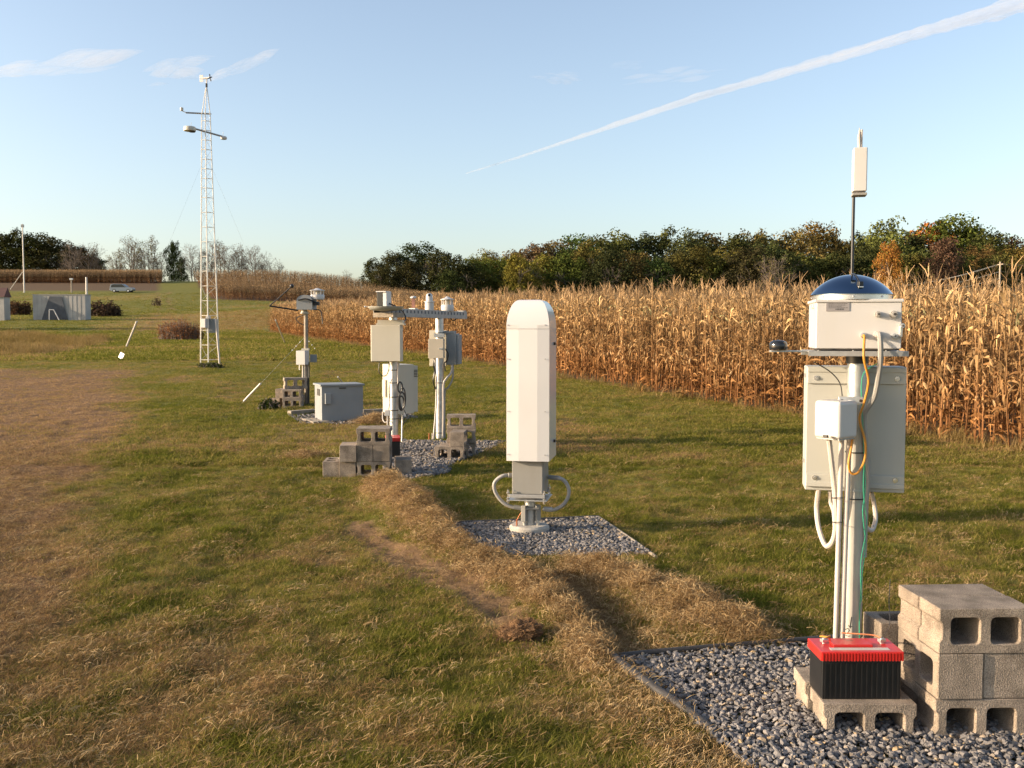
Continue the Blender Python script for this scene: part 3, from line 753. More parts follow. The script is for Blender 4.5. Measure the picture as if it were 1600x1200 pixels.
def bare_meshes(seed, H=12, leaves=500, spread=.75):
    rnd = random.Random(seed); bt = nb(); tips = []
    for st in range(rnd.choice((2,3))):
        x0 = st*.7-.7; lx = rnd.gauss(0,.09)+x0*.07; ly = rnd.gauss(0,.07); hh = H*rnd.uniform(.75,1)*.86
        pts = [Vector((x0+lx*hh*u+.25*noise.noise(Vector((u*3,seed,st))), ly*hh*u, hh*u-.3)) for u in [i/8 for i in range(9)]]
        tube(bt, pts, [H*.013*(1-.85*i/8) for i in range(9)], 5, False)
        for i in range(26):
            u = .14+.84*(i/26)**.85; k = min(7,int(u*8)); p = pts[k].lerp(pts[k+1], u*8-k); a = rnd.uniform(0,6.28)
            up = rnd.uniform(.35,1.2); d = Vector((math.cos(a),math.sin(a),up)).normalized()
            branches(bt, rnd, p, d, H*rnd.uniform(.10,.18)*(1.15-.7*u), H*.0052*(1.2-.8*u), 3, spread, tips=tips)
    zmax = max(v.co.z for v in bt.verts); bmesh.ops.scale(bt, vec=(H/zmax,)*3, verts=bt.verts)
    tips = [t*(H/zmax) for t in tips]
    me = mesh_of('trunk', bt, M['palebark'])
    cm = None
    if leaves:
        bc = nb()
        for _ in range(leaves):
            p = rnd.choice(tips) + Vector((rnd.gauss(0,.28),rnd.gauss(0,.28),rnd.gauss(0,.28))); nn = Vector((rnd.gauss(0,1),rnd.gauss(0,1),rnd.gauss(0,1))).normalized(); a, b = frame(nn); s = .24*rnd.uniform(.6,1.3)
            bc.faces.new([bc.verts.new(p+a*s*.6), bc.verts.new(p+b*s*.4), bc.verts.new(p-a*s*.6), bc.verts.new(p-b*s*.4)])
        cm = bpy.data.meshes.new('crown'); bc.to_mesh(cm); bc.free(); cm.materials.append(M['leaves'])
    return me, cm
LT = [tree_meshes(200+s, 15, 13+ (s%3), .02+.04*(s%2), 17+s%4) for s in range(6)]
BT = [bare_meshes(300+s, 12, (200,600,1100,120)[s%4], (.65,.8)[s%2]) for s in range(6)]
def put_tree(kind, px, ytop, Y, color, label, group=None, wscale=1.0, var=None, name=None, base=None):
    top = W(px, ytop-(7 if kind == 'leafy' and Y > 187 and px > 330 else 0), Y); gz = base_z(top.x, Y) if base is None else base
    H = top.z-gz
    tm, cm = (LT if kind == 'leafy' else BT)[var % 6]
    H0 = 15 if kind == 'leafy' else 12
    s = H/H0
    o = thing(name or ('bare_tree' if kind != 'leafy' else 'broadleaf_tree'), (top.x, Y, gz), label, 'tree', group)
    o.scale = (s*wscale, s*wscale, s); o.rotation_euler = (0,0,random.uniform(0,6.28))
    a = bpy.data.objects.new('trunk', tm); COL.objects.link(a); a.parent = o
    if cm:
        b = bpy.data.objects.new('crown', cm); COL.objects.link(b); b.parent = o; b.color = (*color,1)
    return o
GRN = (.080,.086,.026); DKG = (.052,.054,.020); OLV = (.135,.115,.036); YEL = (.19,.16,.032); ORG = (.30,.14,.035); BRN = (.125,.088,.042); RED = (.12,.07,.045)
def make_trees():
    rnd = random.Random(21)
    # forest skyline behind the cornfield: (px, top py)
    sky = [(735,418),(765,402),(800,400),(835,390),(868,386),(900,378),(935,379),(968,376),(1000,378),(1040,369),(1075,371),(1110,374),(1145,376),(1180,371),(1205,380),(1240,371),(1275,361),(1310,378),(1345,376),(1382,357),(1420,374),(1455,358),(1487,348),(1515,362),(1548,374),(1580,380),(1615,384),(1650,380),(1690,384)]
    cols = [GRN,OLV,OLV,BRN,OLV,GRN,GRN,GRN,DKG,GRN,GRN,BRN,GRN,OLV,DKG,OLV,OLV,GRN,DKG,OLV,DKG,ORG,GRN,GRN,GRN,BRN,DKG,GRN,DKG]
    nm = {GRN:'green',OLV:'olive green',DKG:'dark green',ORG:'orange tinted',BRN:'rust brown',YEL:'yellow green',RED:'dull red'}
    lab = {3:'rust tinted tree in the wood, just left of the white hooded instrument',11:'rust brown crown in the wood between the white hood and the mirror dome',21:'tallest orange crown of the tree line, high at the right of the picture',22:'tall green crown at the peak of the tree line, just right of the orange crown',25:'rust brown low crown near the right end of the tree line'}
    for i,(px,yt) in enumerate(sky):
        c = cols[i]; c2 = tuple(v*rnd.uniform(.85,1.2) for v in c)
        if px > 1610: grp=None
        l = lab.get(i) or '%s tree in the tall back row of the wood behind the corn' % nm[c]
        put_tree('leafy', px+rnd.uniform(-4,4), yt, 236+rnd.uniform(-8,12), c2, l, None if i in lab else 'trees of the wood behind the cornfield', rnd.uniform(1.0,1.25), i*5+i//3)
    # front rank, lower
    px = 742; i = 0
    while px < 1640:
        yt = 396+rnd.uniform(-8,16) if px > 860 else 412+rnd.uniform(-8,10)
        c = rnd.choice([YEL,OLV,OLV,GRN] if px < 940 else [GRN,DKG,GRN,GRN,OLV,DKG,GRN,OLV])
        l = '%s tree in the lower front row of the wood behind the corn' % nm[c]
        put_tree('leafy', px, yt, 205+rnd.uniform(-6,10), tuple(v*rnd.uniform(.8,1.15) for v in c), l, 'trees of the wood behind the cornfield', rnd.uniform(1.1,1.4), i+1)
        px += rnd.uniform(26,40); i += 1
    put_tree('leafy', 1391, 388, 190, ORG, 'small bright orange tree at the wood edge, right of the thin black mast', None, .62, 2)
    put_tree('leafy', 1478, 381, 192, RED, 'dull red crown below the tall orange tree in the wood', None, .8, 3)
    put_tree('leafy', 808, 405, 192, YEL, 'yellow green tree at the left end of the wood, just left of the white hood', None, .9, 4)
    put_tree('bare', 1215, 395, 188, OLV, 'thin pale bare tree at the wood edge left of the mirror dome', None, .9, 1)
    # dark clump left of the wood
    for k,(px,yt,Y,v) in enumerate([(585,413,196,0),(618,404,200,1),(655,389,204,2),(690,401,198,3),(720,413,195,5),(640,416,188,4),(702,424,186,1),(600,424,188,2)]):
        c = DKG if k not in (2,) else (.045,.06,.02)
        put_tree('leafy', px, yt, Y, tuple(x*rnd.uniform(.9,1.1) for x in c), 'dark green tree in the separate round clump left of the long wood' if k != 2 else 'tallest pale topped tree in the dark clump left of the long wood', None if k == 2 else 'dark trees of the separate clump', 1.35, v)
    for k,(X,Y_,H_) in enumerate([(-66,83.5,9),(-72,82,10),(-80,81.5,9)]):
        gz = base_z(X,Y_); o = thing('broadleaf_tree', (X,Y_,gz), 'dark green tree beyond the left edge whose long shadow crosses the far lawn', 'tree', 'trees beyond the left edge')
        o.scale = (H_/15*.8,)*2+(H_/15,)
        for nm_, me_ in zip(('trunk','crown'), LT[k]):
            c_ = bpy.data.objects.new(nm_, me_); COL.objects.link(c_); c_.parent = o; c_.color = (*DKG,1)
    # left crest
    for k,(px,yt,v) in enumerate([(-14,372,4),(18,362,0),(48,366,3),(75,372,1),(100,378,5),(128,388,2),(150,400,0)]):
        put_tree('leafy', px, yt, 232, tuple(x*rnd.uniform(.8,1.15) for x in DKG), ['dark green tree in the dense clump on the hill at the far left','tallest dark green tree behind the pale mast at the far left'][k==1], None if k==1 else 'dark trees on the left hill', 1.25, v)
    for k,(px,yt,v,c) in enumerate([(112,374,0,BRN),(140,378,1,BRN),(182,386,2,OLV),(205,368,1,OLV),(232,366,2,OLV),(250,388,3,BRN),(304,378,0,BRN),(328,372,5,BRN),(350,377,2,BRN),(372,380,1,BRN),(398,379,0,BRN),(418,392,3,BRN),(434,402,4,BRN),(543,420,3,BRN)]):
        l = 'leafless grey tree on the skyline among the thin trees near the lattice tower'
        g = 'thin autumn trees on the skyline'
        if k in (3,4): l = 'thin tree with sparse yellow green leaves on the skyline above the parked car'
        if k == 13: l = 'tiny lone bare tree on the skyline left of the dark clump'; g = None
        if k in (0,1): l = 'pale leafless tree rising behind the dark clump at the far left'
        put_tree('bare', px, yt, 214+rnd.uniform(-4,8), c, l, g, rnd.uniform(.8,1.05), v)
    put_tree('leafy', 271, 378, 216, (.045,.06,.022), 'narrow full green tree standing among bare trees left of the lattice tower', None, .62, 3)
    put_tree('leafy', 284, 402, 214, (.04,.055,.02), 'short green tree beside the narrow green tree left of the lattice tower', None, .6, 1)
make_trees()
# shrubs: built of twigs and leaves
def shrub(name, px0, px1, ybase, ytop, color, label, seed, leaves=1600, stems=40, lsz=.09, Y=None, yb2=None):
    rnd = random.Random(seed); a = G((px0+px1)/2, ybase); Y = a.y
    w = (px1-px0)/F*Y/2; h = (W(px0, ytop, Y).z - a.z)
    t = thing(name, a, label, 'shrub')
    bm = nb(); bl = nb(); d = w*.6
    for _ in range(stems):
        ang = rnd.uniform(0,6.28); r = math.sqrt(rnd.random())*.9; x, y = a.x+w*r*math.cos(ang), a.y+d*r*math.sin(ang)
        hh = h*rnd.uniform(.55,1)*(1-.45*r*r); tip = Vector((x+rnd.gauss(0,.12)*w, y, a.z+hh)); b = Vector((x,y,a.z-.1))
        tube(bm, [b, b.lerp(tip,.5)+Vector((rnd.gauss(0,.05),0,0)), tip], [.02,.013,.006], 3, False)
        for _ in range(leaves//stems):
            u = rnd.uniform(.15,1.02); p = b.lerp(tip,u)+Vector((rnd.gauss(0,.16),rnd.gauss(0,.16),rnd.gauss(0,.1)))*min(1.3,h*.5)
            nn = Vector((rnd.gauss(0,1),rnd.gauss(0,1),rnd.gauss(0,1))).normalized(); q, s = frame(nn); k = lsz*rnd.uniform(.6,1.4)
            bl.faces.new([bl.verts.new(p+q*k), bl.verts.new(p+s*k*.5), bl.verts.new(p-q*k), bl.verts.new(p-s*k*.5)])
    obj('stem', bm, M['bark'], t)
    o = obj('foliage', bl, M['leaves'], t, smooth=False); o.color = (*color,1)
    return t
shrub('shrub', 136, 190, 494, 466, (.07,.045,.03), 'dark brown rounded shrub at the right end of the white shed', 1, 2600, 70, .13)
shrub('shrub', 8, 50, 492, 466, (.10,.055,.03), 'reddish brown shrub between the two sheds at the far left', 2, 2200, 60, .13)
shrub('weed_clump', 246, 312, 531, 495, (.30,.135,.06), 'low reddish brown weed clump left of the lattice tower base', 3, 6500, 300, .045)
shrub('weed_clump', 300, 318, 530, 508, (.18,.10,.05), 'small reddish brown weed clump touching the lattice tower base', 33, 900, 40, .05)
shrub('weed_clump', 308, 350, 575, 565, (.05,.065,.018), 'dark green weeds hugging the lattice tower feet', 34, 1500, 80, .03)
shrub('sapling', 236, 252, 478, 462, (.08,.05,.03), 'spindly little bush on the grass track uphill', 4, 260, 22, .10)
shrub('weed_clump', 404, 436, 640, 620, (.045,.06,.015), 'dark green weeds growing at the left foot of the far block stack', 5, 1500, 60, .022)

# ================================================================== CONCRETE BLOCKS
def block_bm(ends=True):
    bm = nb(); L, Wd, H = .39, .19, .19
    def loop(pts):
        vs = [bm.verts.new((x,y,0)) for x,y in pts]; return [bm.edges.new((vs[i],vs[(i+1)%len(vs)])) for i in range(len(vs))]
    def rrect(cx, cy, hx, hy, r, n=4):
        o = []
        for k,(sx,sy) in enumerate(((1,1),(-1,1),(-1,-1),(1,-1))):
            for i in range(n+1):
                a = math.pi/2*(k+i/n); o.append((cx+sx*(hx-r)+r*math.cos(a), cy+sy*(hy-r)+r*math.sin(a)))
        return o
    k_ = .012 if ends else .0008
    ed = loop([(-L/2,-Wd/2),(-.012,-Wd/2),(.012,-Wd/2),(L/2,-Wd/2),(L/2,-.045),(L/2-k_,-.03),(L/2-k_,.03),(L/2,.045),(L/2,Wd/2),(-L/2,Wd/2),(-L/2,.045),(-L/2+k_,.03),(-L/2+k_,-.03),(-L/2,-.045)])
    ed += loop(rrect(-.084,0,.061,.056,.02)); ed += loop(rrect(.084,0,.061,.056,.02))
    r = bmesh.ops.triangle_fill(bm, edges=ed, use_beauty=True, use_dissolve=False)
    f = [g for g in r['geom'] if isinstance(g, bmesh.types.BMFace)]
    e = bmesh.ops.extrude_face_region(bm, geom=f)
    bmesh.ops.translate(bm, vec=(0,0,H), verts=[v for v in e['geom'] if isinstance(v, bmesh.types.BMVert)])
    bmesh.ops.recalc_face_normals(bm, faces=bm.faces)
    sharp = [x for x in bm.edges if len(x.link_faces)==2 and x.calc_face_angle(0) > 1.0]
    bmesh.ops.bevel(bm, geom=sharp, offset=.0035, segments=1, affect='EDGES')
    return bm
def block_mesh(kind):
    bm = block_bm(kind == 'A')
    if kind == 'A': bmesh.ops.rotate(bm, cent=(0,0,0), matrix=Matrix.Rotation(R(90),3,'X'), verts=bm.verts); bmesh.ops.translate(bm, vec=(0,.095,.095), verts=bm.verts)      # cells face the camera
    if kind == 'B': bmesh.ops.rotate(bm, cent=(0,0,0), matrix=Matrix.Rotation(R(90),3,'X'), verts=bm.verts); bmesh.ops.translate(bm, vec=(0,.095,.095), verts=bm.verts); bmesh.ops.rotate(bm, cent=(0,0,0), matrix=Matrix.Rotation(R(90),3,'Z'), verts=bm.verts)
    if kind == 'D': bmesh.ops.rotate(bm, cent=(0,0,0), matrix=Matrix.Rotation(R(90),3,'Z'), verts=bm.verts)
    return mesh_of('concrete_block', bm, M['block'], angle=30)
BM_ = {k: block_mesh(k) for k in 'ABCD'}
def blk(kind, x, y, z, label, rz=0, group='hollow concrete blocks', sc=1):
    o = bpy.data.objects.new('concrete_block', BM_[kind]); COL.objects.link(o); o.location = (x,y,z); o.rotation_euler = (0,0,R(rz)); o.scale=(sc,sc,sc)
    return tag(o, label, 'concrete block', group)
# near pile on the right; x0,y0 its front-left corner
def pile_pos(x0, y0, rz):
    c, s = math.cos(R(rz)), math.sin(R(rz))
    return lambda u, v: (x0+u*c-v*s, y0+u*s+v*c)
g = pile_pos(1.765, 3.90, 2.0); z0 = -.016
x,y = g(.195,.095); blk('A',x,y,z0+.384,'top front concrete block with two square holes on the big right-hand stack',1.5)
x,y = g(.19,.290); blk('A',x,y,z0+.384,'top rear concrete block behind the holed one on the big right-hand stack',2.6)
x,y = g(.095,.195); blk('B',x,y,z0+.192,'middle left end-on concrete block in the big right-hand stack',1.5)
x,y = g(.292,.200); blk('B',x,y,z0+.192,'middle right end-on concrete block in the big right-hand stack',1.0)
x,y = g(.190,.100); blk('A',x,y,z0,'bottom front concrete block with two holes under the big right-hand stack',1.2)
x,y = g(.200,.295); blk('A',x,y,z0,'bottom rear concrete block under the big right-hand stack',1.2)
x,y = g(.13,.53); blk('C',x,y,z0+.192,'upper block of the low pair standing behind the big right-hand stack',4)
x,y = g(.12,.53); blk('C',x,y,z0,'lower block of the low pair standing behind the big right-hand stack',2)
blk('A', 1.500, 4.03, -.045, 'concrete block with two holes directly under the red-topped battery at the right', -1)
blk('A', 1.487, 4.235, -.03, 'concrete block hidden behind the one carrying the battery at the right', -2)
# stack in front of the white enclosure station (photo x 505-622)
a = G(557,747); g = pile_pos(a.x, a.y, 3); z0 = a.z+.0; T = 'left mid-distance stack'
x,y = g(.195,.095); blk('A',x,y,z0+.384,'top front block with two holes of the '+T,3)
x,y = g(.195,.29); blk('A',x,y,z0+.384,'top rear block of the '+T,3)
x,y = g(.095,.195); blk('B',x,y,z0+.192,'middle row left end-on block of the '+T,3)
x,y = g(.290,.195); blk('B',x,y,z0+.192,'middle row right end-on block of the '+T,3)
x,y = g(.195,.10); blk('A',x,y,z0,'bottom front block with two holes of the '+T,3)
x,y = g(.195,.295); blk('A',x,y,z0,'bottom rear block of the '+T,3)
x,y = g(-.10,.16); blk('B',x,y,z0+.192,'block stepping down on the left side of the '+T+', upper step',5)
x,y = g(-.10,.2); blk('D',x,y,z0,'block under the upper step at the left side of the '+T,2)
x,y = g(-.30,.22); blk('D',x,y,z0,'lowest and leftmost block stepping down from the '+T,4)
x,y = g(.52,.33); blk('B',x,y,z0,'low block under the small battery beside the '+T,8)
# stack beside the right pole of the rack
a = G(679,719); g = pile_pos(a.x,a.y,-2); z0 = a.z-.012; T = 'stack by the right galvanised pole'
x,y = g(.195,.095); blk('A',x,y,z0,'bottom front block with two holes of the '+T,-2)
x,y = g(.235,.31); blk('A',x,y,z0,'bottom rear block of the '+T,3)
x,y = g(.30,.20); blk('B',x,y,z0+.192,'second block from the ground of the '+T,-4)
x,y = g(.31,.50); blk('A',x,y,z0+.384,'topmost block with two holes of the '+T,2)
x,y = g(.31,.50); blk('A',x,y,z0+.192,'block under the topmost one at the rear of the '+T,0)
x,y = g(.31,.52); blk('A',x,y,z0,'ground level rear block of the '+T,0)
# far stack left of the furthest short pole
a = G(441,637); g = pile_pos(a.x,a.y,4); z0 = a.z-.015; T = 'furthest stack by the guyed post'
x,y = g(.195,.095); blk('A',x,y,z0,'bottom front block with holes of the '+T,4)
x,y = g(.195,.095); blk('A',x,y,z0+.192,'second front block with holes of the '+T,2)
x,y = g(.19,.33); blk('A',x,y,z0,'bottom rear block of the '+T,2)
x,y = g(.19,.33); blk('A',x,y,z0+.192,'second rear block of the '+T,2)
x,y = g(.22,.30); blk('A',x,y,z0+.384,'large holed block on top of the '+T,20, sc=1.2)
x,y = g(-.12,.45); blk('D',x,y,z0,'leftmost low block of the '+T,-14)
x,y = g(-.05,.45); blk('B',x,y,z0+.192,'upper left block of the '+T,-8)

# ================================================================== NEAR STATION
def near_station():
    yaw = R(-11); Yp = 4.45
    b0 = W(1330, 1000, Yp); base = Vector((b0.x, Yp, 0))
    t = thing('instrument_station', base, 'nearest instrument post at the right, white box with blue mirror dome on top', 'instrument')
    xp = base.x + .003
    top = W(1337, 556, Yp)
    bm = nb(); tube(bm, [(xp,Yp,-.1),(xp,Yp,.9),(xp,Yp,top.z+.01)], .043, 28); pole = obj('pole', bm, M['pipe'], t)
    # bright upper sleeve and dark collar
    bm = nb(); a = W(1337,626,Yp).z; c = W(1337,568,Yp).z; lathe(bm, [(.0445,a),(.0445,c)], (xp,Yp,0), 28); obj('pole_sleeve', bm, M['galv'], t)
    bm = nb(); lathe(bm, [(.050,c+.001),(.050,top.z)], (xp,Yp,0), 28); obj('collar', bm, M['black'], t)
    for py in (575, 765):
        bm = nb(); zz = W(1337,py,Yp).z; lathe(bm, [(.0465,zz-.005),(.0465,zz+.005)], (xp,Yp,0), 28); obj('hose_clamp', bm, M['galv'], t)
    for py in (706, 778):
        bm = nb(); zz = W(1337,py,Yp).z; lathe(bm, [(.0475,zz-.0025),(.0475,zz+.0025)], (xp,Yp,0), 28); obj('cable_tie', bm, M['black'], t)
    # marker scribble on the pole ("2L")
    bm = nb()
    def mk(pts):
        q = []
        for px, py in pts:
            w = W(px,py,Yp-.043); dx = w.x-xp; q.append(Vector((w.x, Yp-math.sqrt(max(1e-5,.0442**2-dx*dx)), w.z)))
        tube(bm, spline(q,3), .0016, 4)
    mk([(1331,964),(1329.5,972),(1328.5,982)]); mk([(1326.5,978),(1328.5,980),(1332,979)])
    mk([(1323.5,986),(1326,983),(1327.5,986),(1325.5,990),(1322.5,994),(1326,995),(1328.5,994)])
    obj('marker_writing', bm, M['black'], pole)
    # mounting plate
    bm = nb(); a = W(1275,553,4.3); b = W(1417,547,4.3)
    cx = (a.x+b.x)/2+.02; pz = (a.z+b.z)/2
    rot = lambda u,v,z=0: Vector((cx+u*math.cos(yaw)-v*math.sin(yaw), 4.47+u*math.sin(yaw)+v*math.cos(yaw), z))
    box(bm, rot(0,0,pz), (b.x-a.x+.02, .34, .008), yaw, .001); box(bm, rot(0,-.165,pz-.008),(b.x-a.x+.02,.012,.022), yaw); box(bm, rot(0,.165,pz-.01),(b.x-a.x+.02,.012,.022), yaw)
    plate = obj('mounting_plate', bm, M['galvdull'], t)
    for u in (-.17,-.02,.12,.17):
        bm = nb(); lathe(bm,[(.009,pz-.014),(.009,pz-.004),(.004,pz-.004),(.004,pz+.026),(.008,pz+.026),(.008,pz+.032),(0,pz+.032)], rot(u,-.15,0), 8); obj('bolt', bm, M['chrome'], plate)
    # tangled thin cable lying on the plate
    bm = nb(); rr = random.Random(4); q = [rot(-.17+.034*i, -.12+rr.uniform(-.04,.03), pz+.010+rr.uniform(0,.008)) for i in range(11)]; tube(bm, spline(q,4), .003, 5); obj('cable', bm, M['black'], t)
    # imager housing
    zb = W(1340,545,4.3).z; ztp = W(1340,471,4.3).z; w_ = .365; dp = .30
    bm = nb(); box(bm, rot(0,-.01,(zb+ztp)/2), (w_,dp,ztp-zb), yaw, .004); hs = obj('imager_housing', bm, M['white'], t)
    bm = nb(); box(bm, rot(0,-.01,ztp+.004), (w_+.014,dp+.014,.014), yaw, .003); obj('lid', bm, M['white'], hs)
    bm = nb(); box(bm, rot(0,-.01,zb-.003), (w_*.96,dp*.96,.006), yaw); obj('base_gasket', bm, M['edging'], hs)
    zr = ztp+.011
    dc = rot(-.01,0,0); rd = .182
    bm = nb(); lathe(bm, [(rd-.006,zr),(rd-.006,zr+.022),(rd,zr+.024)], (dc.x,dc.y,0), 64); obj('dome_rim', bm, M['chrome'], hs)
    hh = .093; Rr = (rd*rd+hh*hh)/(2*hh); prof = [(rd+.002,zr+.022),(rd+.002,zr+.025)]
    amax = math.asin(rd/Rr)
    for i in range(25):
        a_ = amax*(1-i/24); prof.append((Rr*math.sin(a_), zr+.025+Rr*math.cos(a_)-(Rr-hh)))
    prof[-1] = (0, prof[-1][1])
    bm = nb(); lathe(bm, prof, (dc.x,dc.y,0), 96); dome = obj('mirror_dome', bm, M['mirror'], hs, angle=60)
    # shadow band strip running over the dome to a small black block
    bm = nb(); q = []
    for i in range(9):
        s = -.02 + .172*i/8; ang = R(-97); u, v = s*math.cos(ang)+.004, s*math.sin(ang); r2 = math.hypot(u,v); z = zr+.025+math.sqrt(Rr*Rr-r2*r2)-(Rr-hh)+.003; q.append(Vector((dc.x+u,dc.y+v,z)))
    tube(bm, q, .004, 6); box(bm, q[-1]+Vector((0,0,.006)), (.022,.022,.022), .3, .003); obj('sun_blocking_strip', bm, M['black'], dome)
    bm = nb(); box(bm, q[-1]+Vector((-.001,-.0125,-.008)), (.024,.004,.006), 0, .001); obj('strip_clip', bm, M['chrome'], dome)
    for k in range(8):
        a_ = k*math.pi/4+.5; bm = nb(); c = Vector((dc.x+(rd-.004)*math.cos(a_), dc.y+(rd-.004)*math.sin(a_), zr+.012)); bmesh.ops.create_icosphere(bm, subdivisions=1, radius=.005, matrix=Matrix.Translation(c)); obj('rivet', bm, M['chrome'], hs)
    fr_ = -.01-dp/2
    def onface(px, py):
        # pixel to point on the yawed front plane
        lo, hi = 4.1, 4.6
        for _ in range(30):
            m_ = (lo+hi)/2; w = W(px,py,m_); p_ = rot(0,fr_,0); nrm = Vector((-math.sin(yaw)*-1*-1, 0,0))
            n_ = Vector((math.sin(yaw), -math.cos(yaw), 0)); s_ = (w-Vector((p_.x,p_.y,w.z))).dot(n_)
            if s_ > 0: lo = m_
            else: hi = m_
        return W(px,py,lo)
    nf = Vector((math.sin(yaw), -math.cos(yaw), 0)); ux = Vector((math.cos(yaw), math.sin(yaw), 0))
    p1, p2 = onface(1291,472), onface(1327,486); c = (p1+p2)/2
    bm = nb(); box(bm, c+nf*.0015, ((p2-p1).length*.93,.003,p1.z-p2.z), yaw); tp = obj('name_plate', bm, M['tagplate'], hs)
    bm = nb(); rr = random.Random(2)
    for r_ in range(5):
        u = -.04 if r_ < 4 else -.01; zz = c.z+.013-.0062*r_
        while u < .04-.012*(r_%3):
            l = rr.uniform(.003,.010); box(bm, c+ux*(u+l/2)+nf*.0033+Vector((0,0,zz-c.z)), (l,.0006,.0016 if r_ < 4 else .0035), yaw); u += l+.002
    obj('plate_lettering', bm, M['black'], tp)
    def gland(px, py, ln, r, m=M['galv'], nm='connector'):
        p = onface(px,py); bm = nb(); tube(bm, [p, p+nf*ln*.5], r*1.35, 10); tube(bm, [p+nf*ln*.5, p+nf*ln], r, 12); tube(bm, [p+nf*ln, p+nf*(ln+.001)], r*.6, 10); g_ = obj(nm, bm, m, hs); bm = nb(); tube(bm, [p+nf*(ln+.001), p+nf*(ln+.002)], r*.5, 10); obj('connector_core', bm, M['edging'], hs); return p+nf*ln
    gland(1371,491,.035,.010,M['greypvc']); gland(1396,491,.035,.012,M['greypvc']); gland(1409,509,.03,.009,M['galv']); gland(1397,525,.03,.009,M['galv'])
    o1 = gland(1348,524,.025,.009,M['chrome']); o2 = gland(1371,523,.03,.0125,M['pvc'])
    bm = nb(); box(bm, onface(1407,518)+nf*.008, (.012,.016,.05), yaw, .002); obj('latch', bm, M['chrome'], hs)
    bm = nb(); box(bm, rot(-w_/2-.004,-.06,ztp-.02), (.008,.03,.018), yaw, .002); obj('latch', bm, M['chrome'], hs)
    # cables
    def cab(nm, pts, r, m, k=7, par=t, n=8, ribs=False):
        bm = nb(); q = spline([Vector(p) if not isinstance(p, tuple) or len(p)==3 and abs(p[0])<50 else W(*p) for p in pts], k)
        if ribs:
            q = spline(q, 3); rad = [r*(1+.10*(i%2)) for i in range(len(q))]; tube(bm, q, rad, n)
        else: tube(bm, q, r, n)
        return obj(nm, bm, m, par)
    cab('orange_cable', [o1, o1+nf*.02+Vector((0,0,-.012)), W(1350,560,4.24), W(1357,595,4.3), W(1350,630,4.34), W(1343,655,4.36), W(1352,690,4.36), W(1351,718,4.37), W(1341,738,4.35), W(1330,739,4.35), W(1326,724,4.34), W(1330,700,4.35), W(1332,686,4.37)], .0055, M['orange'])
    cab('flexible_conduit', [o2, o2+nf*.03+Vector((0,0,-.008)), W(1376,550,4.24), W(1374,580,4.27), W(1366,620,4.33), W(1351,648,4.38), W(1353,690,4.40), W(1356,740,4.41), W(1353,790,4.42), W(1350,870,4.43)], .0115, M['greypvc'], ribs=True)
    cab('green_wire', [W(1371,568,4.36), W(1352,580,4.37), W(1346,600,4.38), W(1347,640,4.37), W(1350,700,4.38), W(1352,760,4.39), W(1348,800,4.38), W(1352,850,4.39), W(1347,900,4.39), W(1343,960,4.40), W(1343,1005,4.3)], .0022, M['green'], n=5)
    cab('green_wire', [W(1350,726,4.385), W(1349,770,4.38), W(1354,820,4.39), W(1345,880,4.38), W(1346,940,4.39)], .0018, M['green'], n=5)
    cab('thin_cable', [W(1272,566,4.42), W(1296,580,4.44), W(1312,598,4.45), W(1316,619,4.41)], .0028, M['black'], n=5)
    cab('flexible_conduit', [W(1279,764,4.56), W(1276,795,4.6), W(1280,828,4.55), W(1291,853,4.5), W(1303,840,4.45), W(1306,800,4.42), W(1302,745,4.40), W(1295,684,4.34)], .0115, M['pvc'], ribs=True)
    cab('flexible_conduit', [W(1297,766,4.56), W(1298,785,4.58), W(1303,800,4.52), W(1305,830,4.47)], .010, M['pvc'], ribs=True)
    cab('flexible_conduit', [W(1361,768,4.56), W(1366,790,4.6), W(1368,812,4.56), W(1362,828,4.52), W(1352,822,4.48), W(1348,800,4.47)], .0105, M['pvc'], ribs=True)
    for x0,x1,yt in ((1310,1305,686),(1322,1315,686)):
        cab('conduit_pipe', [W(x0+5,yt,4.385), W((x0+x1)/2+4,800,4.385), W(x1,1012,4.385)], .0125 if x0 == 1322 else .0115, M['pvc'], n=14)
    cab('conduit_pipe', [W(1327,690,4.40), W(1323,850,4.40), W(1319,1010,4.40)], .004, M['pvc'], n=8)
    for (xa,xb,py) in ((1300,1318,778),(1299,1316,816)):
        bm = nb(); tube(bm, [W(xa,py,4.36), W(xb,py,4.36)], .002, 5); tube(bm, [W(xa,py,4.36), W(xa,py,4.42)], .002, 5); obj('cable_tie', bm, M['black'], t)
    # enclosure behind the pole
    ye = 4.512; a = W(1264,768,ye); b = W(1409,573,ye); cc = Vector(((a.x+b.x)/2, ye, (a.z+b.z)/2)); we, he = .446, b.z-a.z
    ey = R(-13); er = lambda u,v,z: Vector((cc.x+u*math.cos(ey)-v*math.sin(ey), cc.y+u*math.sin(ey)+v*math.cos(ey), cc.z+z))
    bm = nb(); box(bm, er(0,.09,0), (we,.18,he), ey, .005); en = obj('enclosure', bm, M['greygreen'], t)
    for z,h in ((he/2-.042,.078),(-he/2+.05,.062)):
        bm = nb(); box(bm, er(0,-.006,z), (we*.985,.012,h), ey, .003); obj('mounting_flange', bm, M['greygreen'], en)
        bm = nb(); box(bm, er(0,-.014,z+(h/2-.012)*(1 if z>0 else -1)), (we*.985,.006,.022), ey, .002); obj('flange_lip', bm, M['greygreen'], en)
        for u in (-.18,.18):
            bm = nb(); p = er(u,-.013,z-.012*(1 if z>0 else -1)); tube(bm,[p,p+Vector((math.sin(ey),-math.cos(ey),0))*.003],.012,14); tube(bm,[p,p+Vector((math.sin(ey),-math.cos(ey),0))*.009],.0065,8); obj('screw', bm, M['chrome'], en)
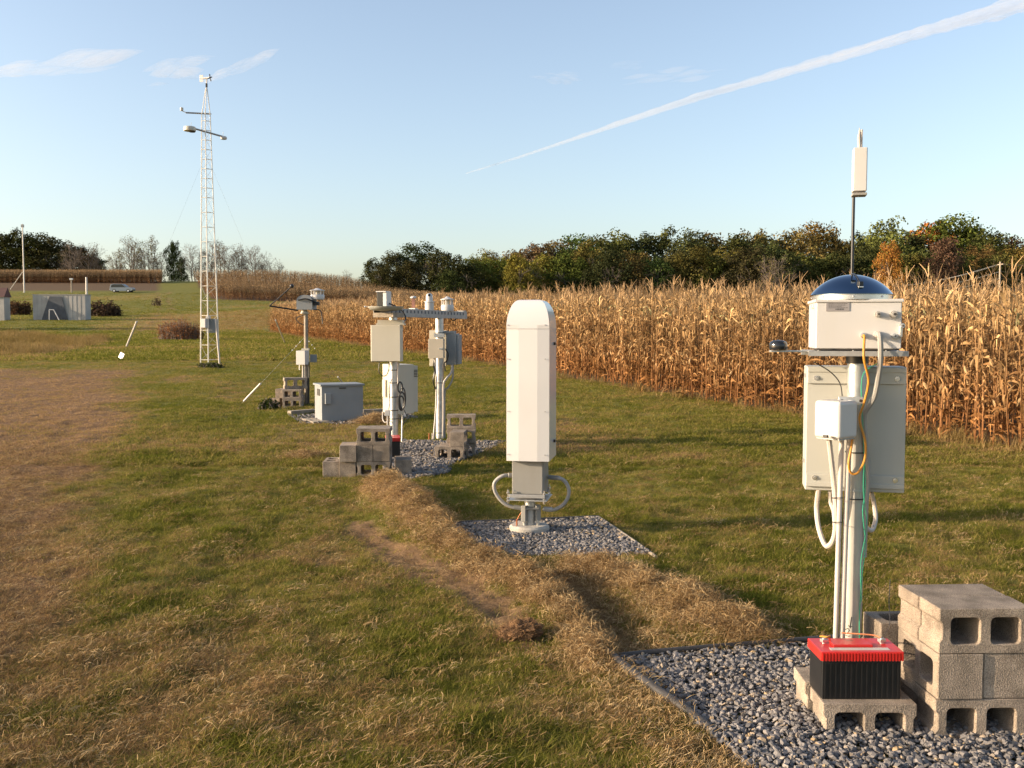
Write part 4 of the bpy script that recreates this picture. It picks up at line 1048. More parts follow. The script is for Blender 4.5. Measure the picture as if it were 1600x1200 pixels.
    bm = nb(); box(bm, er(-we/2-.003,.05,he*.0-.16), (.006,.03,.02), ey); box(bm, er(-we/2-.003,.05,.25), (.006,.03,.02), ey); obj('hinge', bm, M['galv'], en)
    # bracket and junction box
    bm = nb(); pbox(bm, 1311,620,1348,631, 4.36,.01,R(-12),.002); br = obj('bracket', bm, M['galv'], t)
    for px in (1315,1344):
        bm = nb(); p = W(px,626,4.355); tube(bm,[p,p+Vector((0,-.012,0))],.007,8); obj('bolt', bm, M['edging'], br)
    jb = W(1312,657,4.24); jz = W(1312,657,4.26).z; s = .148
    n1 = R(-53); cen = Vector((jb.x+.015, 4.235+.10, jz))
    bm = nb(); box(bm, cen, (s*.93,s*.95,.172), n1, .018); j = obj('junction_box', bm, M['white'], t)
    bm = nb(); box(bm, cen+Vector((0,0,-.087)), (s*.8,s*.8,.006), n1, .001); obj('box_seal', bm, M['galvdull'], j)
    bm = nb(); p = W(1290,683,4.26); box(bm, p+Vector((0,-.001,.004)), (.022,.012,.012), n1, .001); obj('name_tag', bm, M['black'], j)
    # shelf arm and black puck antenna
    bm = nb(); a = W(1203,548,4.42); b = W(1292,550,4.42); box(bm, Vector(((a.x+b.x)/2,4.42,a.z-.002)), (b.x-a.x,.035,.008), 0, .001); arm = obj('antenna_arm', bm, M['galv'], t)
    c = W(1216,547,4.42); bm = nb(); lathe(bm, [(.038,0),(.041,.008),(.041,.026),(.036,.036),(.024,.043),(0,.046)], (c.x,4.42,c.z+.001), 32); obj('puck_antenna', bm, M['blackgloss'], arm)
    # mast and camera box over the dome
    ym = 4.66; zt_ = W(1333,232,ym).z
    bm = nb(); a = W(1330.5,458,ym); b = W(1331.5,300,ym); tube(bm, [Vector((a.x,ym,zb)), Vector((a.x+.002,ym,zt_))], .0075, 12); mast = obj('mast', bm, M['black'], t)
    a = W(1334,302,4.5); b = W(1355,229,4.5); cy = R(-30)
    cam_c = Vector(((a.x+b.x)/2+.017, 4.56, (a.z+b.z)/2)); hh2 = b.z-a.z
    bm = nb(); box(bm, cam_c+Vector((0,0,.008)), (.062,.075,hh2-.012), R(-14), .005); cb = obj('camera_box', bm, M['white'], mast)
    bm = nb(); box(bm, cam_c+Vector((0,0,-hh2/2+.001)), (.064,.077,.012), R(-14), .002); obj('camera_box_base', bm, M['grey'], cb)
    bm = nb(); tube(bm, [cam_c+Vector((-.002,0,hh2/2)), cam_c+Vector((-.005,0,hh2/2+.05)), cam_c+Vector((-.003,0,hh2/2+.10))], [.007,.009,.001], 8)
    box(bm, cam_c+Vector((.006,0,hh2/2+.045)), (.004,.014,.09), .3); obj('spike', bm, M['pvc'], cb)
    return t
near_station()
# battery
def battery():
    x0, y0, z0 = 1.478, 3.985, .1455
    t = thing('battery', (x0,y0+.085,z0), 'black ribbed car battery with bright red lid standing on a concrete block', 'battery')
    W_, D_, H_ = .335,.172,.168
    bm = nb(); box(bm, (x0,y0+D_/2,z0+H_/2), (W_,D_,H_), 0, .006)
    for i in range(15):
        box(bm, (x0-W_/2+.014+i*(W_-.028)/14, y0-.001, z0+H_*.48), (.006,.006,H_*.88))
    obj('case', bm, M['black'], t)
    bm = nb(); box(bm, (x0,y0+D_/2,z0+H_+.018), (W_+.016,D_+.014,.040), 0, .004)
    for i in range(26): box(bm, (x0-W_/2+.0+i*W_/25, y0-.009, z0+H_+.016), (.0055,.006,.032))
    lid = obj('lid', bm, M['red'], t)
    bm = nb(); box(bm, (x0-.02,y0+.075,z0+H_+.044), (.17,.05,.012), 0, .003); obj('vent_cap', bm, M['red'], lid)
    bm = nb(); box(bm, (x0,y0+.03,z0+H_+.0385), (.25,.03,.002)); obj('warning_sticker', bm, M['pvc'], lid)
    for sx, m in ((-.125,M['galv']),(.125,M['galv'])):
        bm = nb(); lathe(bm, [(.010,0),(.009,.022),(0,.022)], (x0+sx,y0+.11,z0+H_+.038), 14); box(bm, (x0+sx,y0+.11,z0+H_+.05), (.03,.022,.014), .3, .002); obj('terminal', bm, m, t)
    bm = nb(); a = Vector((x0-.125,y0+.11,z0+H_+.056)); tube(bm, spline([a, a+Vector((.03,.02,.006)), a+Vector((.05,.09,-.02)), a+Vector((.045,.19,-.05))],5), .004, 6); obj('lead', bm, M['orange'], t)
    bm = nb(); a = Vector((x0+.125,y0+.11,z0+H_+.056)); tube(bm, spline([a, a+Vector((-.02,.03,.006)), a+Vector((-.05,.13,-.02)), a+Vector((-.09,.24,-.05))],5), .0035, 6); obj('lead', bm, M['copper'], t)
    bm = nb(); tube(bm, spline([W(1391,905,4.6), W(1389,940,4.5), W(1390,975,4.3), Vector((x0+.126,y0+.11,z0+H_+.06))],6), .0016, 4); obj('thin_wire', bm, M['edging'], t)
battery()
# landscape edging: round dark tube around the near gravel
def edging(name, pts, r, label, m=M['edging']):
    q = [Vector((x,y,zt(x,y)*0+base_z(x,y)+h)) for x,y,h in pts]
    t = thing(name, q[0], label, 'edging'); bm = nb(); tube(bm, spline(q,8), r, 10); obj('edging_strip', bm, m, t); return t
edging('garden_edging', [(.42,4.99,.045),(.47,4.92,.05),(.50,4.84,.05),(.60,4.55,.045),(.70,4.3,.04),(.77,4.16,.03),(.86,3.95,.005),(.90,3.7,-.02)], .022, 'dark rounded plastic edging strip along the left side of the near gravel bed')
edging('garden_edging', [(.52,4.88,.022),(.9,4.965,.03),(1.63,5.13,.032),(2.4,5.30,.03),(3.4,5.51,.028)], .016, 'thin dark edging strip along the back of the near gravel bed')
a = [G(*q) for q in ((688,826),(700,821),(800,817),(935,811))]; edging('garden_edging', [(v.x,v.y,.022) for v in a], .014, 'dark edging strip along the back of the gravel bed under the white hooded instrument')
a = [G(*q) for q in ((935,811),(985,845),(1025,874))]; edging('garden_edging', [(v.x,v.y,.018) for v in a], .013, 'grey edging strip along the right side of the gravel bed under the white hooded instrument', M['timber'])

# ================================================================== WHITE HOODED RADIOMETER
def radiometer():
    Y = 7.95; base = G(828,832); Y = base.y; yaw = R(-10)
    t = thing('microwave_radiometer', (base.x,Y,0), 'tall white hooded instrument on a short steel post in the middle gravel bed', 'instrument')
    X = base.x
    def L2(u,v,z): return Vector((X+u*math.cos(yaw)-v*math.sin(yaw), Y+u*math.sin(yaw)+v*math.cos(yaw), z))
    zz = lambda py: W(828,py,Y).z
    bm = nb(); lathe(bm, [(.170,-.02),(.170,.055),(.152,.072),(0,.075)], (X-.005,Y,0), 36)
    for v in bm.verts: v.co.z += .008*ns(v.co.x,v.co.y,9,2); 
    obj('concrete_footing', bm, M['concrete'], t)
    bm = nb(); tube(bm, [(X,Y,.03),(X,Y,zz(779))], .047, 24); post = obj('post', bm, M['galv'], t)
    # base platform
    zp = zz(777)
    bm = nb(); box(bm, L2(0,.0,zp), (.335,.34,.008), yaw, .001); pf = obj('base_plate', bm, M['galv'], t)
    for v in (-.155,.155):
        bm = nb(); box(bm, L2(0,v,zp+.035), (.30,.022,.028), yaw, .003); obj('rail', bm, M['galvdull'], pf)
    for u in (-.16,.145):
        for v in (-.155,.155):
            bm = nb(); p = L2(u,v,0); tube(bm, [(p.x,p.y,zp-.03),(p.x,p.y,zp+.085)], .006, 8)
            for dz in (-.012,.012,.06): tube(bm, [(p.x,p.y,zp+dz-.006),(p.x,p.y,zp+dz+.006)], .013, 6)
            obj('levelling_bolt', bm, M['chrome'], pf)
    # cabinet
    z1 = zz(769); z2 = zz(712)
    bm = nb(); box(bm, L2(.0,.03,(z1+z2)/2), (.265,.30,z2-z1), yaw, .004); cb = obj('cabinet', bm, M['grey'], t)
    bm = nb(); box(bm, L2(-.002,-.122,(z1+z2)/2), (.25,.006,(z2-z1)*.96), yaw, .001); obj('cover_panel', bm, M['grey'], cb)
    for u in (-.115,.115):
        for w in (.1,.9):
            bm = nb(); bmesh.ops.create_icosphere(bm, subdivisions=1, radius=.005, matrix=Matrix.Translation(L2(u,-.126,z1+(z2-z1)*w))); obj('screw', bm, M['chrome'], cb)
    # hood: lofted faceted section
    zb = zz(716); zs = zz(514); ztop = zz(469)
    hw = .178; fd = .235; bd = .215
    def sect(k, kd, z, f=1):
        w = hw*k; pts = [(-w,-fd*kd+.009*k*f),(-w*.42,-fd*kd),(w*.45,-fd*kd),(w,-fd*kd+.010*k*f),(w,bd*kd),(-w,bd*kd)]
        return [L2(u+.01,v+.04,z) for u,v in pts]
    rings = [(1,1,zb),(1,1,zs)]
    Rh = ztop-zs
    for i in range(1,13):
        a = math.pi/2*i/12; k = (1-.55*(1-math.cos(a))); kd = 1-.42*(1-math.cos(a))
        rings.append((k,kd,zs+Rh*math.sin(a)))
    bm = nb(); prev = None
    for k,kd,z in rings:
        cur = [bm.verts.new(p) for p in sect(k,kd,z, 1 if z <= zs+.001 else .15)]
        if prev:
            for i in range(6): bm.faces.new((prev[i],prev[(i+1)%6],cur[(i+1)%6],cur[i]))
        prev = cur
    bm.faces.new(prev)
    first = [v for v in bm.verts][:6]; bm.faces.new(first)
    ed = [e for e in bm.edges if len(e.link_faces)==2 and e.calc_face_angle(0) > R(50)]
    bmesh.ops.bevel(bm, geom=ed, offset=.008, segments=3, affect='EDGES')
    hd = obj('hood', bm, M['hood'], t, angle=3.2)
    hd.modifiers.clear()
    # seam between cap and body
    bm = nb(); loop = sect(1.004,1.004,zs); 
    for i in range(6): tube(bm, [loop[i], loop[(i+1)%6]], .0016, 4)
    obj('seam', bm, M['galvdull'], hd)
    for u in (-.155,.155):
        for py in (508,560,640,706):
            bm = nb(); p = L2(u,-.192,zz(py)); tube(bm, [p, p+Vector((math.sin(yaw),-math.cos(yaw),0))*.006], .0045, 8); obj('screw', bm, M['galvdull'], hd)
    for py in (537,690):
        bm = nb(); box(bm, L2(hw+.018,.10,zz(py)), (.014,.04,.025), yaw, .003); obj('latch', bm, M['black'], hd)
    bm = nb(); box(bm, L2(.01,.03,zb+.004), (.27,.32,.03), yaw); obj('hood_seal', bm, M['black'], hd)
    # conduit bodies and loops
    for s, px in ((-1,819),(1,840)):
        c = W(px, 801, Y-.02*1)
        bm = nb(); box(bm, Vector((c.x,Y-.055 if s<0 else Y-.03,c.z)), (.042,.05,.135), R(-20 if s<0 else 20), .006); cbd = obj('conduit_body', bm, M['grey'], t)
        bm = nb(); tube(bm, [(c.x,Y-.05,c.z-.06),(c.x+.008,Y-.05,.03)], .014, 10); obj('riser_pipe', bm, M['pipe'], cbd)
    bm = nb(); tube(bm, [W(818,795,Y-.07), W(842,795,Y-.06)], .011, 8); obj('cross_pipe', bm, M['grey'], t)
    Yl = Y-.05
    bm = nb(); q = spline([W(812,794,Yl), W(800,792,Yl), W(786,785,Yl), W(775,771,Yl), W(772,757,Yl), W(778,748,Yl), W(788,743,Yl), W(803,743,Yl+.05)],8); tube(bm, q, .0155, 12); lc = obj('conduit_loop', bm, M['greypvc'], t)
    bm = nb(); tube(bm, [W(803,792,Yl),W(816,794,Yl)], .020, 12); tube(bm, [W(794,742.5,Yl),W(804,743,Yl+.02)], .020, 12); obj('conduit_coupling', bm, M['grey'], lc)
    bm = nb(); q = spline([W(848,795,Yl), W(862,797,Yl), W(877,791,Yl), W(886,780,Yl), W(889,768,Yl), W(886,757,Yl), W(880,750,Yl), W(873,747,Yl), W(858,746,Yl+.1)],8); tube(bm, q, .0155, 12); lc = obj('conduit_loop', bm, M['greypvc'], t)
    bm = nb(); tube(bm, [W(850,795,Yl),W(863,796,Yl)], .020, 12); tube(bm, [W(857,745.5,Yl+.08),W(874,747,Yl)], .019, 12); obj('conduit_coupling', bm, M['galvdull'], lc)
    bm = nb(); tube(bm, [W(807.5,832,Y-.05)-Vector((0,0,.05)), W(807.5,811,Y-.05)], .007, 8); tube(bm, spline([W(807.5,815,Y-.05), W(811,806,Y-.05), W(815,800,Y-.05)],4), .003, 5); obj('ground_rod', bm, M['copper'], t)
    return t
radiometer()

# ================================================================== RACK ON TWO POLES
def rack():
    YL, YR = 13.2, 14.6
    xl = W(615,600,YL).x; xr = W(687,600,YR).x
    gz = base_z(xl,YL)
    t = thing('instrument_rack', (xl,YL,gz), 'grey beam of sensors carried on two galvanised poles with cream enclosures', 'instrument')
    zb = W(650,490,14).z
    bm = nb(); tube(bm, [(xl,YL,gz-.1),(xl,YL,zb-.06)], .058, 22); pl_ = obj('pole', bm, M['galv'], t)
    bm = nb(); tube(bm, [(xr,YR,gz-.1),(xr,YR,zb-.06)], .062, 22); pr_ = obj('pole', bm, M['galv'], t)
    for P_, xx, yy, pys in ((pl_,xl,YL,(578,598,620,641,654)),(pr_,xr,YR,(520,598,676))):
        for py in pys:
            z = W(640,py,yy).z; bm = nb(); lathe(bm, [(.065,z-.006),(.065,z+.006)], (xx,yy,0), 22); obj('band_clamp', bm, M['edging'], P_)
    # beam
    d = Vector((xr-xl, YR-YL, 0)).normalized(); ang = math.atan2(d.y,d.x); n = Vector((d.y,-d.x,0))
    A = Vector((xl,YL,zb)) - d*.45; B = Vector((xr,YR,zb)) + d*.92; Lb = (B-A).length; C = (A+B)/2
    bm = nb(); 
    box(bm, C+n*.055, (Lb,.006,.115), ang); box(bm, C-n*.055, (Lb,.006,.115), ang); box(bm, C+Vector((0,0,.0545)), (Lb,.104,.006), ang)
    box(bm, B-d*.004, (.006,.10,.1), ang)
    beam = obj('beam', bm, M['galvdull'], t)
    bm = nb()
    k = 0
    while .30+k*.115 < Lb-.1:
        box(bm, A+d*(.30+k*.115)+n*.0585+Vector((0,0,.018)), (.035,.003,.042), ang); k += 1
    obj('beam_slots', bm, M['shadow_slot'], beam)
    def on(s, off=0): return A+d*s+n*off
    zt0 = zb+.058
    # round tray at the left end
    c = W(603,486,12.75); cx = Vector((c.x,12.75,zt0))
    bm = nb(); lathe(bm, [(.06,-.05),(.20,-.035),(.235,0),(.24,.012),(.0,.014)], (cx.x,cx.y,zt0), 36); tray = obj('sensor_tray', bm, M['greygreen'], t)
    bm = nb(); box(bm, cx+Vector((.02,.1,-.10)), (.30,.30,.06), ang); obj('tray_bracket', bm, M['timber'], tray)
    for px in (570.5,581): 
        p = W(px,482,12.8); bm = nb(); bmesh.ops.create_icosphere(bm, subdivisions=2, radius=.013, matrix=Matrix.Translation((p.x,12.8,zt0+.012))); tube(bm, [(p.x,12.8,zt0+.012),(cx.x,12.8,zt0+.004)], .006, 6); obj('level_knob', bm, M['white'], tray)
    # half-open white housing with dark window
    hb = W(599,481,12.75); ht = W(599,458,12.75); h = ht.z-hb.z
    bm = nb(); box(bm, Vector((hb.x+.045,12.80,zt0+.014+h/2)), (.055,.14,h), R(-20), .006); box(bm, Vector((hb.x-.005,12.80,zt0+.014+h)), (.15,.15,.014), R(-20), .005); s1 = obj('sun_sensor', bm, M['white'], t)
    bm = nb(); box(bm, Vector((hb.x-.03,12.81,zt0+.013+h/2)), (.10,.10,h*.96), R(-20), .01); obj('sensor_window', bm, M['blackgloss'], s1)
    bm = nb(); q = spline([W(608,474,12.8), W(620,480,12.8), W(630,488,13.3), W(634,498,13.3), W(629,506,13.1)],6); tube(bm, q, .010, 6); obj('cable', bm, M['black'], t)
    # capped brown post
    def at(px):     # distance along beam for a photo x
        lo, hi = -.5, Lb+.5
        for _ in range(30):
            m_ = (lo+hi)/2; p = on(m_); zc = p.y*cP-(p.z-HC)*sP; q = CX+F*p.x/zc
            if q < px: lo = m_
            else: hi = m_
        return on(lo)
    p = at(646); H_ = (W(646,463,p.y).z - zt0)
    bm = nb(); box(bm, Vector((p.x,p.y,zt0+H_*.42)), (.045,.045,H_*.84)); pb = obj('sensor_post', bm, M['brown'], t)
    bm = nb(); lathe(bm, [(.02,H_*.80),(.044,H_*.86),(.044,H_*.95),(.02,H_*1.02),(0,H_*1.02)], (p.x,p.y,zt0), 18); obj('sensor_cap', bm, M['white'], pb)
    bm = nb(); box(bm, Vector((p.x,p.y,zt0+.007)), (.10,.10,.012), ang); obj('post_foot', bm, M['galv'], pb)
    # domed cylinder
    p = at(671); H_ = (W(671,458,p.y).z - zt0)
    bm = nb(); lathe(bm, [(.066,0),(.066,H_*.44),(.078,H_*.46),(.078,H_*.50),(.052,H_*.52),(.050,H_*.84),(.034,H_*.96),(0,H_)], (p.x,p.y,zt0), 28); cy = obj('domed_sensor', bm, M['white'], t)
    bm = nb(); bmesh.ops.create_icosphere(bm, subdivisions=2, radius=.022, matrix=Matrix.Translation((p.x-.0,p.y-.045,zt0+H_*.88))); obj('sensor_eye', bm, M['blackgloss'], cy)
    # ventilated lantern
    p = at(699); lantern(t, Vector((p.x,p.y,zt0)), W(699,463,p.y).z - zt0, 1.0)
    bm = nb(); q = spline([at(714)+Vector((0,-.07,.07)), at(716)+Vector((0,-.08,-.02)), at(708)+Vector((0,-.08,-.09)), at(700)+Vector((0,-.08,.02))],6); tube(bm, q, .009, 6); obj('cable', bm, M['black'], t)
    bm = nb(); box(bm, at(721)+Vector((0,0,.062)), (.10,.12,.02), ang, .005); obj('end_box', bm, M['galvdull'], t)
    # upper enclosure at left pole
    yaw = R(10)
    bm = nb(); a = W(580,565,12.95); b = W(626,508,12.95); w = b.x-a.x; h = b.z-a.z; c = Vector(((a.x+b.x)/2,12.95,(a.z+b.z)/2))
    box(bm, c+Vector((0,.11,0)), (w,.22,h), R(-4), .006); e1 = obj('enclosure', bm, M['cream'], t)
    bm = nb(); box(bm, c+Vector((0,-.008,0)), (w*.99,.016,h*.98), R(-4), .005); obj('enclosure_door', bm, M['cream'], e1)
    bm = nb(); box(bm, c+Vector((.055,.12,h/2+.045)), (w*.86,.14,.05), 0, .003); box(bm, c+Vector((.055,.12,h/2+.012)), (w*.95,.18,.024), 0, .002); obj('top_bracket', bm, M['cream'], e1)
    # lower corner-on enclosure
    h = W(622,569,13.6).z - W(622,646,13.6).z; ey = R(33)
    ux, uy = Vector((math.cos(ey),math.sin(ey),0)), Vector((-math.sin(ey),math.cos(ey),0))
    c = W(622,607,13.75); cc = Vector((c.x,13.75,c.z))
    bm = nb(); box(bm, cc, (.28,.44,h), ey, .006); e2 = obj('enclosure', bm, M['cream'], t)
    bm = nb(); box(bm, cc+ux*.175, (.07,.42,h*.94), ey, .006); dr = obj('enclosure_door', bm, M['cream'], e2)
    bm = nb(); box(bm, cc-ux*.155+uy*.12, (.03,.10,h*.35), ey, .004); obj('side_box', bm, M['cream'], e2)
    bm = nb()
    for i in range(5): box(bm, cc+ux*.175-uy*.214+Vector((0,0,h*.38-.022*i)), (.05,.008,.010), ey)
    obj('vent', bm, M['black'], dr)
    # small white boxes, coils and conduits
    def cab(nm, pts, r, m, par=t, k=6): bm = nb(); tube(bm, spline([W(*q) for q in pts],k), r, 7); return obj(nm, bm, m, par)
    bm = nb(); pbox(bm, 601,641,609.5,650, 13.05,.06,0,.004); obj('outlet_box', bm, M['white'], t)
    bm = nb(); pbox(bm, 631,646,635,651, 13.1,.05,0,.003); obj('outlet_box', bm, M['white'], t)
    cab('cable', [(593,566,13.05),(592,580,13.05),(597,587,13.05),(604,586,13.05),(608,575,13.05),(607,566,13.05)], .006, M['black'])
    cab('cable', [(598,644,13.3),(598,655,13.15),(602,660,13.1),(607,657,13.1)], .008, M['pvc'])
    cab('conduit_pipe', [(605.5,650,13.08),(605.5,668,13.08),(605.5,690,13.08)], .010, M['pvc'])
    cab('conduit_pipe', [(623,566,13.1),(622,585,13.1),(622,610,13.12)], .012, M['pvc'])
    cab('conduit_pipe', [(629,648,13.1),(628.5,665,13.1),(628,690,13.1)], .012, M['galv'])
    for r_, cxp, cyp, rx, ry in ((.012,628,626,5,13),(.011,627,630,4,11),(.012,625,605,3.5,8),(.010,629,622,4.5,16)):
        cab('cable_coil', [(cxp+rx*math.cos(a_*math.pi/5), cyp+ry*math.sin(a_*math.pi/5), 13.08) for a_ in range(11)], r_, M['black'])
    cab('cable', [(612,592,13.13),(608,606,13.12),(609,625,13.12),(607,640,13.1)], .007, M['black'])
    cab('cable', [(631,640,13.1),(636,652,13.1),(632,660,13.1),(627,668,13.1)], .006, M['black'])
    # enclosures on the right pole
    bm = nb(); pbox(bm, 671,516,697,572, 14.72,.05,R(-6),.004); e3 = obj('backing_plate', bm, M['cream'], t)
    bm = nb(); pbox(bm, 697,521,713,570, 14.62,.24,R(-10),.005); pbox(bm, 688,517,710,521, 14.62,.2,R(-6),.002); obj('enclosure', bm, M['cab'], t)
    bm = nb(); pbox(bm, 713.5,523,716.5,569, 14.62,.22,R(-10),.003); obj('enclosure_door', bm, M['cab'], t)
    bm = nb(); pbox(bm, 669,529.5,693,560, 14.36,.12,R(-5),.005); e4 = obj('switch_box', bm, mat('taupe_paint',(.42,.37,.29),.5,dirt=.1,dirtcol=(.3,.25,.2),var=.05), t)
    bm = nb(); pbox(bm, 685.5,543.5,691.5,546, 14.345,.015); obj('handle', bm, M['chrome'], e4)
    bm = nb(); pbox(bm, 678,521,694,527, 14.5,.10); obj('pole_bracket', bm, M['galv'], t)
    cab('conduit_pipe', [(680,560,14.4),(680,575,14.45),(682,600,14.5),(681,640,14.5),(678,676,14.5),(677,692,14.5)], .014, M['pvc'])
    cab('conduit_pipe', [(706,570,14.6),(705,582,14.6),(697,592,14.55),(693,602,14.55),(693,640,14.55),(692,692,14.55)], .017, M['pvc'])
    cab('conduit_pipe', [(708,570,14.65),(707,592,14.65),(700,606,14.6),(695,616,14.6),(695,692,14.6)], .013, M['greypvc'])
    cab('cable', [(678,560,14.42),(677,570,14.42),(679,580,14.45),(677,595,14.45),(680,608,14.5)], .009, M['black'])
    cab('cable', [(696,545,14.5),(700,553,14.5),(698,564,14.5),(694,568,14.5),(696,580,14.5)], .011, M['black'])
    for px,m in ((670.5,M['copper']),(675.5,M['pvc']),(678.5,M['pvc'])):
        cab('conduit_stub', [(px,692,14.5),(px,684,14.5),(px,677,14.5)], .010, m)
    return t
def lantern(parent, p, H_, k=1.0, name='ventilated_sensor'):
    bm = nb(); r = .10*k
    lathe(bm, [(r*.95,0),(r*1.0,H_*.12),(r*1.0,H_*.34),(r*.9,H_*.42),(0,H_*.42)], p, 28)
    l = obj(name, bm, M['white'], parent)
    bm = nb(); lathe(bm, [(0,H_*.76),(r*1.08,H_*.76),(r*1.08,H_*.80),(r*.5,H_*.88),(r*.2,H_*.98),(0,H_)], p, 28); obj('sensor_roof', bm, M['white'], l)
    for i in range(6):
        a = i*math.pi/3+.3; bm = nb(); q = p+Vector((r*.82*math.cos(a), r*.82*math.sin(a),0)); tube(bm, [q+Vector((0,0,H_*.40)), q+Vector((0,0,H_*.77))], .010*k, 6); obj('roof_post', bm, M['white'], l)
    bm = nb(); lathe(bm, [(r*.35,H_*.42),(r*.35,H_*.76)], p, 12); obj('sensor_core', bm, M['cream'], l)
    return l
rack()
# second small battery behind the left stack
a = G(624,716); xx, yy = a.x+.03, 11.75
t = thing('battery', (xx,yy,0.18), 'small red-topped black battery half hidden behind the left mid-distance stack', 'battery')
bm = nb(); box(bm, (xx,yy,.18+.095), (.17,.33,.19), R(8), .006); obj('case', bm, M['black'], t)
bm = nb(); box(bm, (xx,yy,.18+.21), (.18,.34,.045), R(8), .005); obj('lid', bm, M['red'], t)

# ================================================================== FAR GUYED POST
def far_post():
    b = G(479,633); Y = b.y; X = W(478,560,Y).x
    t = thing('instrument_post', (X,Y,b.z), 'slim guyed post carrying a rounded grey sensor box and a bent black arm', 'instrument')
    w = lambda px,py,dy=0: W(px,py,Y+dy)
    bm = nb(); tube(bm, [(X,Y,b.z-.1), w(478,488)], .042, 16); obj('pole', bm, M['timber'], t)
    bm = nb(); a = w(477,490); lathe(bm, [(.045,-.02),(.09,.0),(.07,.04),(.05,.08),(.05,.12)], (X-.02,Y,a.z), 16); obj('pole_cap', bm, M['cream'], t)
    # rounded grey box: half cylinder top
    a = w(466,484); c = w(490,461); wd = c.x-a.x; h = c.z-a.z; bm = nb(); r = wd/2; prof = [(-r,0),(r,0)]
    for i in range(13):
        an = math.pi*i/12; prof.append((r*math.cos(an), h-r*.75+r*.75*math.sin(an)))
    fr0 = [bm.verts.new((a.x+r+u, Y-.16, a.z+v)) for u,v in prof]; bk = [bm.verts.new((a.x+r+u+.03, Y+.16, a.z+v)) for u,v in prof]
    bm.faces.new(fr0); bm.faces.new(bk)
    for i in range(len(prof)): j = (i+1)%len(prof); bm.faces.new((fr0[i],fr0[j],bk[j],bk[i]))
    bx = obj('sensor_box', bm, M['cab'], t)
    bm = nb(); tube(bm, spline([w(466,469,-.18), w(478,467,-.2), w(490,471,-.18), w(497,473,-.1)],5), .016, 6); obj('shadow_band', bm, M['black'], bx)
    bm = nb(); tube(bm, [w(466,485,-.1), w(421,478,-.2)], .018, 6); tube(bm, [w(421,478,-.2), w(433,468,-.2), w(455,448,-.2)], .013, 6); bmesh.ops.create_icosphere(bm, subdivisions=2, radius=.045, matrix=Matrix.Translation(w(456,447,-.2))); obj('bent_arm', bm, M['black'], t)
    bm = nb(); pbox(bm, 490,471,498,477, Y-.1,.12); obj('arm_bracket', bm, M['black'], t)
    p = w(496,468); lantern(t, p, w(496,450).z-p.z, 1.45)
    bm = nb(); q = spline([w(490,484,-.05), w(500,485,-.05), w(503,495,-.05), w(504,506,-.05)],5); tube(bm, q, .012, 6); obj('cable', bm, M['black'], t)
    bm = nb(); q = spline([w(476,492,-.08), w(463,497,-.08), w(467,504,-.08), w(475,508,-.06)],5); tube(bm, q, .009, 5); obj('cable', bm, M['edging'], t)
    # enclosure
    bm = nb(); pbox(bm, 462,548,477,570, Y-.24,.2,R(-14),.006); e = obj('enclosure', bm, M['white'], t)
    bm = nb(); pbox(bm, 471,544.5,482.5,547.5, Y-.1,.1,0,.004); obj('enclosure_cap', bm, M['cream'], e)
    bm = nb(); pbox(bm, 484.5,554,495,566, Y+.05,.03,R(12),.003); obj('solar_panel', bm, M['cab'], t)
    for px,y0,y1,m,r in ((473.3,570,611,M['pvc'],.018),(476.5,570,600,M['galvdull'],.013),(483,566,590,M['edging'],.013),(468,570,578,M['galv'],.012),(482,590,632,M['edging'],.022)):
        bm = nb(); tube(bm, [w(px,y0,-.1), w(px,y1,-.1)], r, 8); obj('conduit_pipe', bm, m, t)
    # guys with bright guards
    top = w(477,526)
    for (gx,gy,g0,g1,sz) in ((378,630,(380,627),(407,599),.022),(540,604,(530,587),(536,598),.022)):
        g_ = G(gx,gy)
        bm = nb(); tube(bm, [top, g_], .0018, 4); gw = obj('guy_wire', bm, M['galv'], t)
        def near(px,py):   # point on the wire closest to a pixel
            best=None
            for i in range(101):
                q = top.lerp(g_, i/100); zc = q.y*cP-(q.z-HC)*sP; yc = q.y*sP+(q.z-HC)*cP; dd = (CX+F*q.x/zc-px)**2+(CY-F*yc/zc-py)**2
                if best is None or dd < best[0]: best=(dd,q)
            return best[1]
        bm = nb(); tube(bm, [near(*g0), near(*g1)], sz, 8); obj('guy_guard', bm, M['pvc'], gw)
        bm = nb(); 
        for s in (.08,.14,.2): bmesh.ops.create_icosphere(bm, subdivisions=1, radius=.016, matrix=Matrix.Translation(top.lerp(g_,s)))
        obj('insulator', bm, M['white'], gw)
far_post()
# grey cabinet
def cabinet():
    a = G(503,660); Y = a.y; c = W(567,655,Y); wd = (c.x-a.x); h = W(503,604,Y).z-a.z
    yaw = R(23); dep = .60; wd *= 1.03
    def L2(u,v,z): return Vector((a.x+u*math.cos(yaw)-v*math.sin(yaw), Y+u*math.sin(yaw)+v*math.cos(yaw), a.z+z))
    t = thing('equipment_cabinet', (a.x,Y,a.z), 'weathered grey steel cabinet with flat lid standing on the timber frame', 'cabinet')
    bm = nb(); box(bm, L2(wd/2,dep/2,h/2), (wd,dep,h), yaw, .006); bd = obj('body', bm, M['cab'], t)
    bm = nb(); box(bm, L2(wd/2,dep/2,h+.018), (wd+.05,dep+.05,.035), yaw, .005); obj('lid', bm, M['cab'], t)
    bm = nb(); box(bm, L2(.105,-.03,h*.66), (.10,.06,.19), yaw, .006); obj('lock_box', bm, M['cab'], t)
    bm = nb(); box(bm, L2(-.003,.25,h*.82), (.01,.22,.12), yaw); obj('vent', bm, M['edging'], t)
    bm = nb(); box(bm, L2(wd*.5,-.008,h-.035), (.12,.016,.02), yaw, .003); obj('latch', bm, M['edging'], t)
cabinet()
